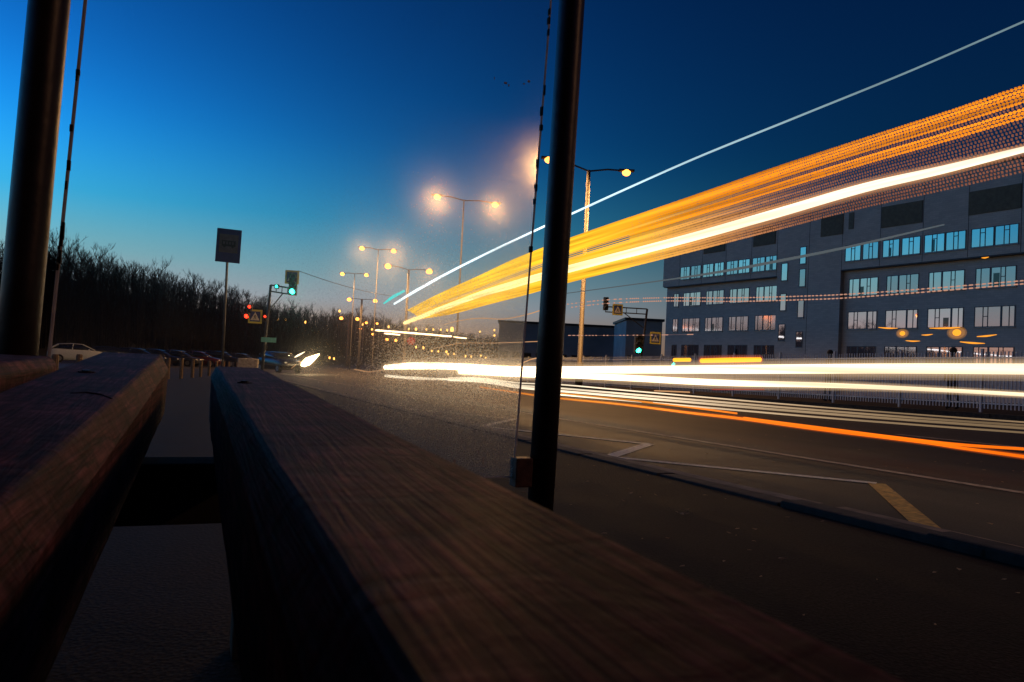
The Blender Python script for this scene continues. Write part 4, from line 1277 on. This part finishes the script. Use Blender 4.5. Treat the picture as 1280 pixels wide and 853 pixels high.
PARK = 'cars parked in a row on the left'
cars = [(97, 62, 'white', 'white parked car at the near left end of the row', .15, True),
        (140, 64, 'k', 'dark parked car half hidden behind the bench end, next to the white car', .12, False),
        (172, 66, 'b', 'dark blue parked car showing its windscreen past the bench end', -.25, False),
        (196, 68, 'k', 'black parked car left of the first bare stakes', -.35, False),
        (222, 70, 'g', 'dark grey parked car behind the stakes, left of the sign pole', -.45, False),
        (248, 72, 'r', 'dark maroon parked car beside the bus stop sign pole', -.3, False),
        (276, 78, 'k', 'dark parked car behind the bus stop sign pole', -.4, True),
        (302, 80, 'g', 'grey parked car behind the pale concrete block', -.4, False)]
paint = {'white': plain('white_car_paint', (.80, .82, .80), .2, 0, .02, 2), 'k': plain('black_car_paint', (.012, .012, .014), .15, 0, .1, 2),
         'b': plain('navy_car_paint', (.02, .03, .06), .15, 0, .1, 2), 'g': plain('grey_car_paint', (.06, .06, .065), .2, .3, .1, 2), 'r': plain('maroon_car_paint', (.07, .015, .015), .2, 0, .1, 2)}
for (u, dep, pk, l, rz, suv) in cars:
    c = at_depth(u, 455, dep)
    make_car(paint[pk], l, (c.x, c.y, gz(0, c.y)), rz, PARK, suv)
c = at_depth(349, 455, 58)
make_car(paint['k'], 'dark car waiting by the road beside the traffic light mast', (c.x, c.y, gz(0, c.y)), -1.15, None, True)
# oncoming car with its smeared headlights
def streak(label, a, c_, dep, w0, w1, mat):
    A_, B_ = at_depth(*a, dep), at_depth(*c_, dep * 1.35)
    b = MB(); b.tube([A_, A_.lerp(B_, .12), A_.lerp(B_, .28), A_.lerp(B_, .6), B_], [w0 * .15, w0 * .7, w0, (w0 + w1) / 2, w1 * .4], 10)
    o_ = tag(b.build_top('light_trail', mat, B_, smooth=True), label, 'light trail')
    if w0 > .06: glow(o_, [(A_, w0 * .15), (A_.lerp(B_, .12), w0 * .7), (A_.lerp(B_, .28), w0), (A_.lerp(B_, .6), (w0 + w1) / 2), (B_, w1 * .4)], G_FAINT)
    return o_


streak('thick short headlight streak of an oncoming car at the road bend', (377, 457), (399, 443), 46, .27, .10, emit('oncoming_headlight_light', (1, .74, .38), 14))
streak('thin slanting streak above the oncoming headlight', (368, 447), (381, 440), 48, .06, .04, emit('oncoming_thin_light', (1, .80, .52), 3))
streak('thin curved streak below left of the oncoming headlight', (364, 461), (372, 454), 46, .025, .02, E_THIN)
# round red road sign, its face made to glow, seen through the dusty glass
p = at_depth(514, 426.5, 66); b0 = Vector((p.x, p.y, gz(0, p.y)))
t = thing('round_sign', b0, 'round red road sign with a glowing face seen through the dusty glass below the trails', 'sign')
b = MB(); b.tube([b0, p], .04, 8); b.build('pole', M['steel'], t)
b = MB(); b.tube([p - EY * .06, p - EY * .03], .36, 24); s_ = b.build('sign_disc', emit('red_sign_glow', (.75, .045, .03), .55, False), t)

# ------------------------------------------------------------------ wooded hill: bare trees
def tree_mesh(seed, h):
    r = random.Random(seed)
    tr = MB(); cr = MB()
    lean = Vector((r.uniform(-.04, .04), r.uniform(-.04, .04), 0))
    pts = [Vector((0, 0, -.3))]
    for k in range(1, 7):
        pts.append(Vector((lean.x * k * h / 6 + r.uniform(-.1, .1), lean.y * k * h / 6 + r.uniform(-.1, .1), h * k / 6 * .92)))
    rad = [.16 * h / 10 * (1 - .15 * k) + .01 for k in range(7)]
    tr.tube(pts, rad, 6)

    def branch(p, d, L, rr, lev):
        q = p; n = 3; P = [p]
        for k in range(n):
            d = (d + Vector((r.uniform(-.25, .25), r.uniform(-.25, .25), r.uniform(.0, .3)))).normalized()
            q = q + d * L / n; P.append(q)
        cr.tube(P, [rr * (1 - .27 * k) for k in range(n + 1)], 3, cap=False)
        if lev == 0: return
        for k in range(5 if lev > 1 else 5):
            i = r.choice((1, 2, 3)); b0 = P[i]
            dd = (d + Vector((r.uniform(-.9, .9), r.uniform(-.9, .9), r.uniform(-.1, .8)))).normalized()
            branch(b0, dd, L * r.uniform(.4, .6), rr * .55, lev - 1)
    for k in range(15):
        f = r.uniform(.25, 1.0)
        i = f * 6; a = pts[min(5, int(i))].lerp(pts[min(6, int(i) + 1)], i - int(i))
        ang = r.uniform(0, 6.28)
        d = Vector((cos(ang) * .8, sin(ang) * .8, r.uniform(.5, 1.2))).normalized()
        branch(a, d, h * r.uniform(.2, .34) * (1.15 - f * .5), .055 * h / 10, 2)
    return tr, cr


TREES = 'bare trees on the wooded hill'
protos = []
for k in range(6):
    tr, cr = tree_mesh(40 + k, 10.5)
    t = thing('bare_tree', (0, 0, 0), 'bare dark tree among others on the wooded hill', 'tree', TREES)
    tr.build('trunk', M['bark'], t); cr.build('crown', M['twig'], t)
    protos.append(t)

# skyline: azimuth from the road (deg) -> (distance, elevation of tree tops in degrees)
SKY = [(-62, 175, .3), (-40, 130, .6), (-30, 120, 1.0), (-25, 116, 2.6), (-20, 112, 4.2), (-16, 112, 5.8), (-12, 112, 6.3), (-9, 115, 6.25), (-5, 125, 5.6), (-2, 140, 4.9), (2, 165, 4.1), (5, 200, 3.5), (8, 240, 3.1), (10, 280, 3.3), (12, 320, 3.0), (15, 370, 2.4), (20, 420, 2.0), (30, 480, 1.8), (45, 520, 1.6)]


def sky(a):
    for (p_, q_) in zip(SKY, SKY[1:]):
        if p_[0] <= a <= q_[0]:
            f = (a - p_[0]) / (q_[0] - p_[0])
            return p_[1] + (q_[1] - p_[1]) * f, p_[2] + (q_[2] - p_[2]) * f
    return SKY[-1][1:]


def hill_top(a):
    d, e = sky(a)
    H = d * tan(radians(e)) + EYE
    return d, H


hb = MB(); prof = ((-26, 0), (-16, .16), (-6, .58), (0, .68), (14, .70), (40, .5), (90, -.05))
A_ = frange(-62, 45, 1.0)
for a in A_:
    d, H = hill_top(a)
    sc_ = d / 115
    for (dr, f) in prof:
        rr = d + dr * sc_
        x, y = sin(radians(a)) * rr, cos(radians(a)) * rr
        g = gz(x, y)
        hb.v.append((x, y, g - .1 + (H - g) * f * (1 + .05 * sin(a * 1.3))))
n = len(prof)
for i in range(len(A_) - 1):
    for j in range(n - 1):
        a = i * n + j
        hb.f.append((a, a + 1, a + n + 1, a + n))
tag(hb.build('hill', M['hill'], smooth=True), kind='structure')
TR = []
a = -28.0
while a < 22:
    d, H = hill_top(a)
    for row in range(3):
        aa = a + R_.uniform(-.6, .6)
        d, H = hill_top(aa)
        rr = d + (0, -5, -11)[row] * d / 115 + R_.uniform(-2, 2)
        x, y = sin(radians(aa)) * rr, cos(radians(aa)) * rr
        g = gz(x, y)
        f = (.68, .58, .36)[row]
        TR.append((x, y, g + (H - g) * f * .95, (H - g) * (1 - f * .92) * R_.uniform(.82, 1.1)))
    a += (.62 if a < 0 else .5) * (1.6 if a < -13 else 1)
TR.sort(key=lambda t_: t_[0] * t_[0] + t_[1] * t_[1])
for i, (x, y, z, h) in enumerate(TR[:290]):
    t = protos[i] if i < 6 else copy_tree(protos[R_.randrange(6)])
    t.location = (x, y, z); t.rotation_euler = (0, 0, R_.uniform(0, 6.28))
    s = h / 11.6
    t.scale = (s, s, s)
# undergrowth: one mass of brush along the slope
ub = MB()
for k in range(5200):
    aa = R_.uniform(-28, 24); d, H = hill_top(aa)
    rr = d + R_.uniform(-20, -2) * d / 115
    x, y = sin(radians(aa)) * rr, cos(radians(aa)) * rr; g = gz(x, y)
    f = max(0, min(.55, (rr - d + 20 * d / 115) / (20 * d / 115) * .55))
    z = g + (H - g) * f
    h = R_.uniform(1.2, 3.4) * d / 130
    for q in range(4):
        an = R_.uniform(0, 6.28); w = .05 * d / 115
        tip = (x + cos(an) * h * .35, y + sin(an) * h * .35, z + h)
        ub.add([(x - w, y, z - .2), (x + w, y, z - .2), tip], [(0, 1, 2)])
tag(ub.build('undergrowth', M['twig']), 'dark brush covering the slope under the bare trees', 'undergrowth', kind='stuff')

# the thick of the wood: stems and twigs too many to tell apart
fb = MB()
for k in range(2300):
    aa = R_.uniform(-28, 24); d, H = hill_top(aa)
    q_ = R_.random()
    rr = d + (-22 + 30 * q_) * d / 115
    x, y = sin(radians(aa)) * rr, cos(radians(aa)) * rr; g = gz(x, y)
    f = min(.66, q_ * .88); z = g + (H - g) * f - .3
    h = (H - z) * R_.uniform(.58, .84); w = .075 * d / 115
    tip = Vector((x + R_.uniform(-.5, .5), y, z + h))
    fb.add([(x - w, y, z), (x + w, y - w, z), (x + w, y + w, z), tuple(tip)], [(0, 1, 3), (1, 2, 3), (2, 0, 3)])
    for m_ in range(16):
        ff = R_.uniform(.2, .95); p_ = Vector((x, y, z)).lerp(tip, ff)
        an = R_.uniform(0, 6.28); L = h * R_.uniform(.12, .28) * (1.15 - .6 * ff)
        e_ = p_ + Vector((cos(an) * L * .55, sin(an) * L * .55, L))
        w2 = w * .42
        fb.add([p_ + Vector((-w2, 0, 0)), p_ + Vector((w2, 0, 0)), e_], [(0, 1, 2)])
        for m2 in range(3):
            p2 = p_.lerp(e_, R_.uniform(.3, .9)); a2 = an + R_.uniform(-1.6, 1.6); L2 = L * R_.uniform(.3, .55)
            e2 = p2 + Vector((cos(a2) * L2 * .7, sin(a2) * L2 * .7, L2 * .8))
            fb.add([p2 + Vector((-w2 * .6, 0, 0)), p2 + Vector((w2 * .6, 0, 0)), e2], [(0, 1, 2)])
tag(fb.build('wood', M['twig']), 'dark mass of bare woodland behind the car park', 'woodland', kind='stuff')

# ------------------------------------------------------------------ light and sky
W = bpy.data.worlds.new('World'); sc.world = W; W.use_nodes = True
nt = W.node_tree
bg = nt.nodes['Background']
sk = nt.nodes.new('ShaderNodeTexSky'); sk.sky_type = 'NISHITA'; sk.sun_disc = False
SUN_AZ = radians(-40)
sk.sun_elevation = radians(-3.0); sk.sun_rotation = SUN_AZ
sk.altitude = 200; sk.air_density = 1.0; sk.dust_density = 1.0; sk.ozone_density = 2.5
gm_ = nt.nodes.new('ShaderNodeGamma'); gm_.inputs[1].default_value = 2.35      # steeper fall-off away from the afterglow
mx_ = nt.nodes.new('ShaderNodeMix'); mx_.data_type = 'RGBA'; mx_.blend_type = 'MULTIPLY'; mx_.inputs[0].default_value = 1
mx_.inputs[7].default_value = (100, 930, 425, 1)
nt.links.new(sk.outputs[0], gm_.inputs[0]); nt.links.new(gm_.outputs[0], mx_.inputs[6])
# the dusk band along the horizon: peach, then pale, then blue; strongest towards the set sun
tc_ = nt.nodes.new('ShaderNodeTexCoord'); xyz = nt.nodes.new('ShaderNodeSeparateXYZ'); nt.links.new(tc_.outputs['Generated'], xyz.inputs[0])
zr_ = nt.nodes.new('ShaderNodeMapRange'); zr_.inputs[1].default_value = 0; zr_.inputs[2].default_value = .3; nt.links.new(xyz.outputs['Z'], zr_.inputs[0])
cr_ = nt.nodes.new('ShaderNodeValToRGB'); el_ = cr_.color_ramp.elements
el_[0].position = 0; el_[0].color = (.58, .33, .18, 1); el_[1].position = 1; el_[1].color = (.01, .19, .46, 1)
for p_, c_ in ((.14, (.46, .34, .28, 1)), (.24, (.37, .42, .47, 1)), (.36, (.23, .40, .50, 1)), (.58, (.06, .31, .50, 1))):
    e_ = el_.new(p_); e_.color = c_
nt.links.new(zr_.outputs[0], cr_.inputs[0])
dt_ = nt.nodes.new('ShaderNodeVectorMath'); dt_.operation = 'DOT_PRODUCT'; dt_.inputs[1].default_value = (sin(SUN_AZ), cos(SUN_AZ), 0)
nt.links.new(tc_.outputs['Generated'], dt_.inputs[0])
ar_ = nt.nodes.new('ShaderNodeMapRange'); ar_.interpolation_type = 'SMOOTHSTEP'
ar_.inputs[1].default_value = -.25; ar_.inputs[2].default_value = .95; ar_.inputs[3].default_value = .6; ar_.inputs[4].default_value = 10.0
nt.links.new(dt_.outputs['Value'], ar_.inputs[0])
sc_ = nt.nodes.new('ShaderNodeVectorMath'); sc_.operation = 'SCALE'; nt.links.new(cr_.outputs[0], sc_.inputs[0]); nt.links.new(ar_.outputs[0], sc_.inputs['Scale'])
fz_ = nt.nodes.new('ShaderNodeMapRange'); fz_.interpolation_type = 'SMOOTHSTEP'
fz_.inputs[1].default_value = .06; fz_.inputs[2].default_value = .30; fz_.inputs[3].default_value = 1; fz_.inputs[4].default_value = 0
nt.links.new(xyz.outputs['Z'], fz_.inputs[0])
mb_ = nt.nodes.new('ShaderNodeMix'); mb_.data_type = 'RGBA'
nt.links.new(fz_.outputs[0], mb_.inputs[0]); nt.links.new(mx_.outputs[2], mb_.inputs[6]); nt.links.new(sc_.outputs[0], mb_.inputs[7])
nt.links.new(mb_.outputs[2], bg.inputs[0])
bg.inputs[1].default_value = .1
sd = bpy.data.lights.new('sun', 'SUN'); sd.energy = .003; sd.angle = radians(10); sd.color = (1, .8, .6)
so = bpy.data.objects.new('sun', sd); COL.objects.link(so)
dirv = Vector((sin(SUN_AZ), cos(SUN_AZ), .05)).normalized()
so.rotation_euler = dirv.to_track_quat('Z', 'Y').to_euler()

# ------------------------------------------------------------------ camera
cd = bpy.data.cameras.new('camera'); cam = bpy.data.objects.new('camera', cd); COL.objects.link(cam)
Fl = Vector((sin(YAW), cos(YAW), 0)); Rl = Vector((cos(YAW), -sin(YAW), 0)); Zv = Vector((0, 0, 1))
Fw = Fl * cos(PITCH) + Zv * sin(PITCH); U0 = Zv * cos(PITCH) - Fl * sin(PITCH)
Xc = Rl * cos(ROLL) + U0 * sin(ROLL); Yc = -Rl * sin(ROLL) + U0 * cos(ROLL)
cam.matrix_world = Matrix(((Xc.x, Yc.x, -Fw.x, 0), (Xc.y, Yc.y, -Fw.y, 0), (Xc.z, Yc.z, -Fw.z, EYE), (0, 0, 0, 1)))
cd.sensor_fit = 'HORIZONTAL'; cd.sensor_width = 36; cd.lens = FPX / 1280 * 36
cd.clip_start = .01; cd.clip_end = 6000
cd.dof.use_dof = True; cd.dof.focus_distance = 25; cd.dof.aperture_fstop = 20
sc.camera = cam

sc.view_settings.view_transform = 'Standard'; sc.view_settings.look = 'None'
sc.view_settings.exposure = 0; sc.view_settings.gamma = 1; sc.view_settings.use_curve_mapping = False
sc.cycles.use_denoising = True
sc.cycles.max_bounces = 6; sc.cycles.diffuse_bounces = 2; sc.cycles.glossy_bounces = 3; sc.cycles.transparent_max_bounces = 40; sc.cycles.transmission_bounces = 4
sc.cycles.sample_clamp_indirect = 4.0
sc.cycles.caustics_reflective = False; sc.cycles.caustics_refractive = False
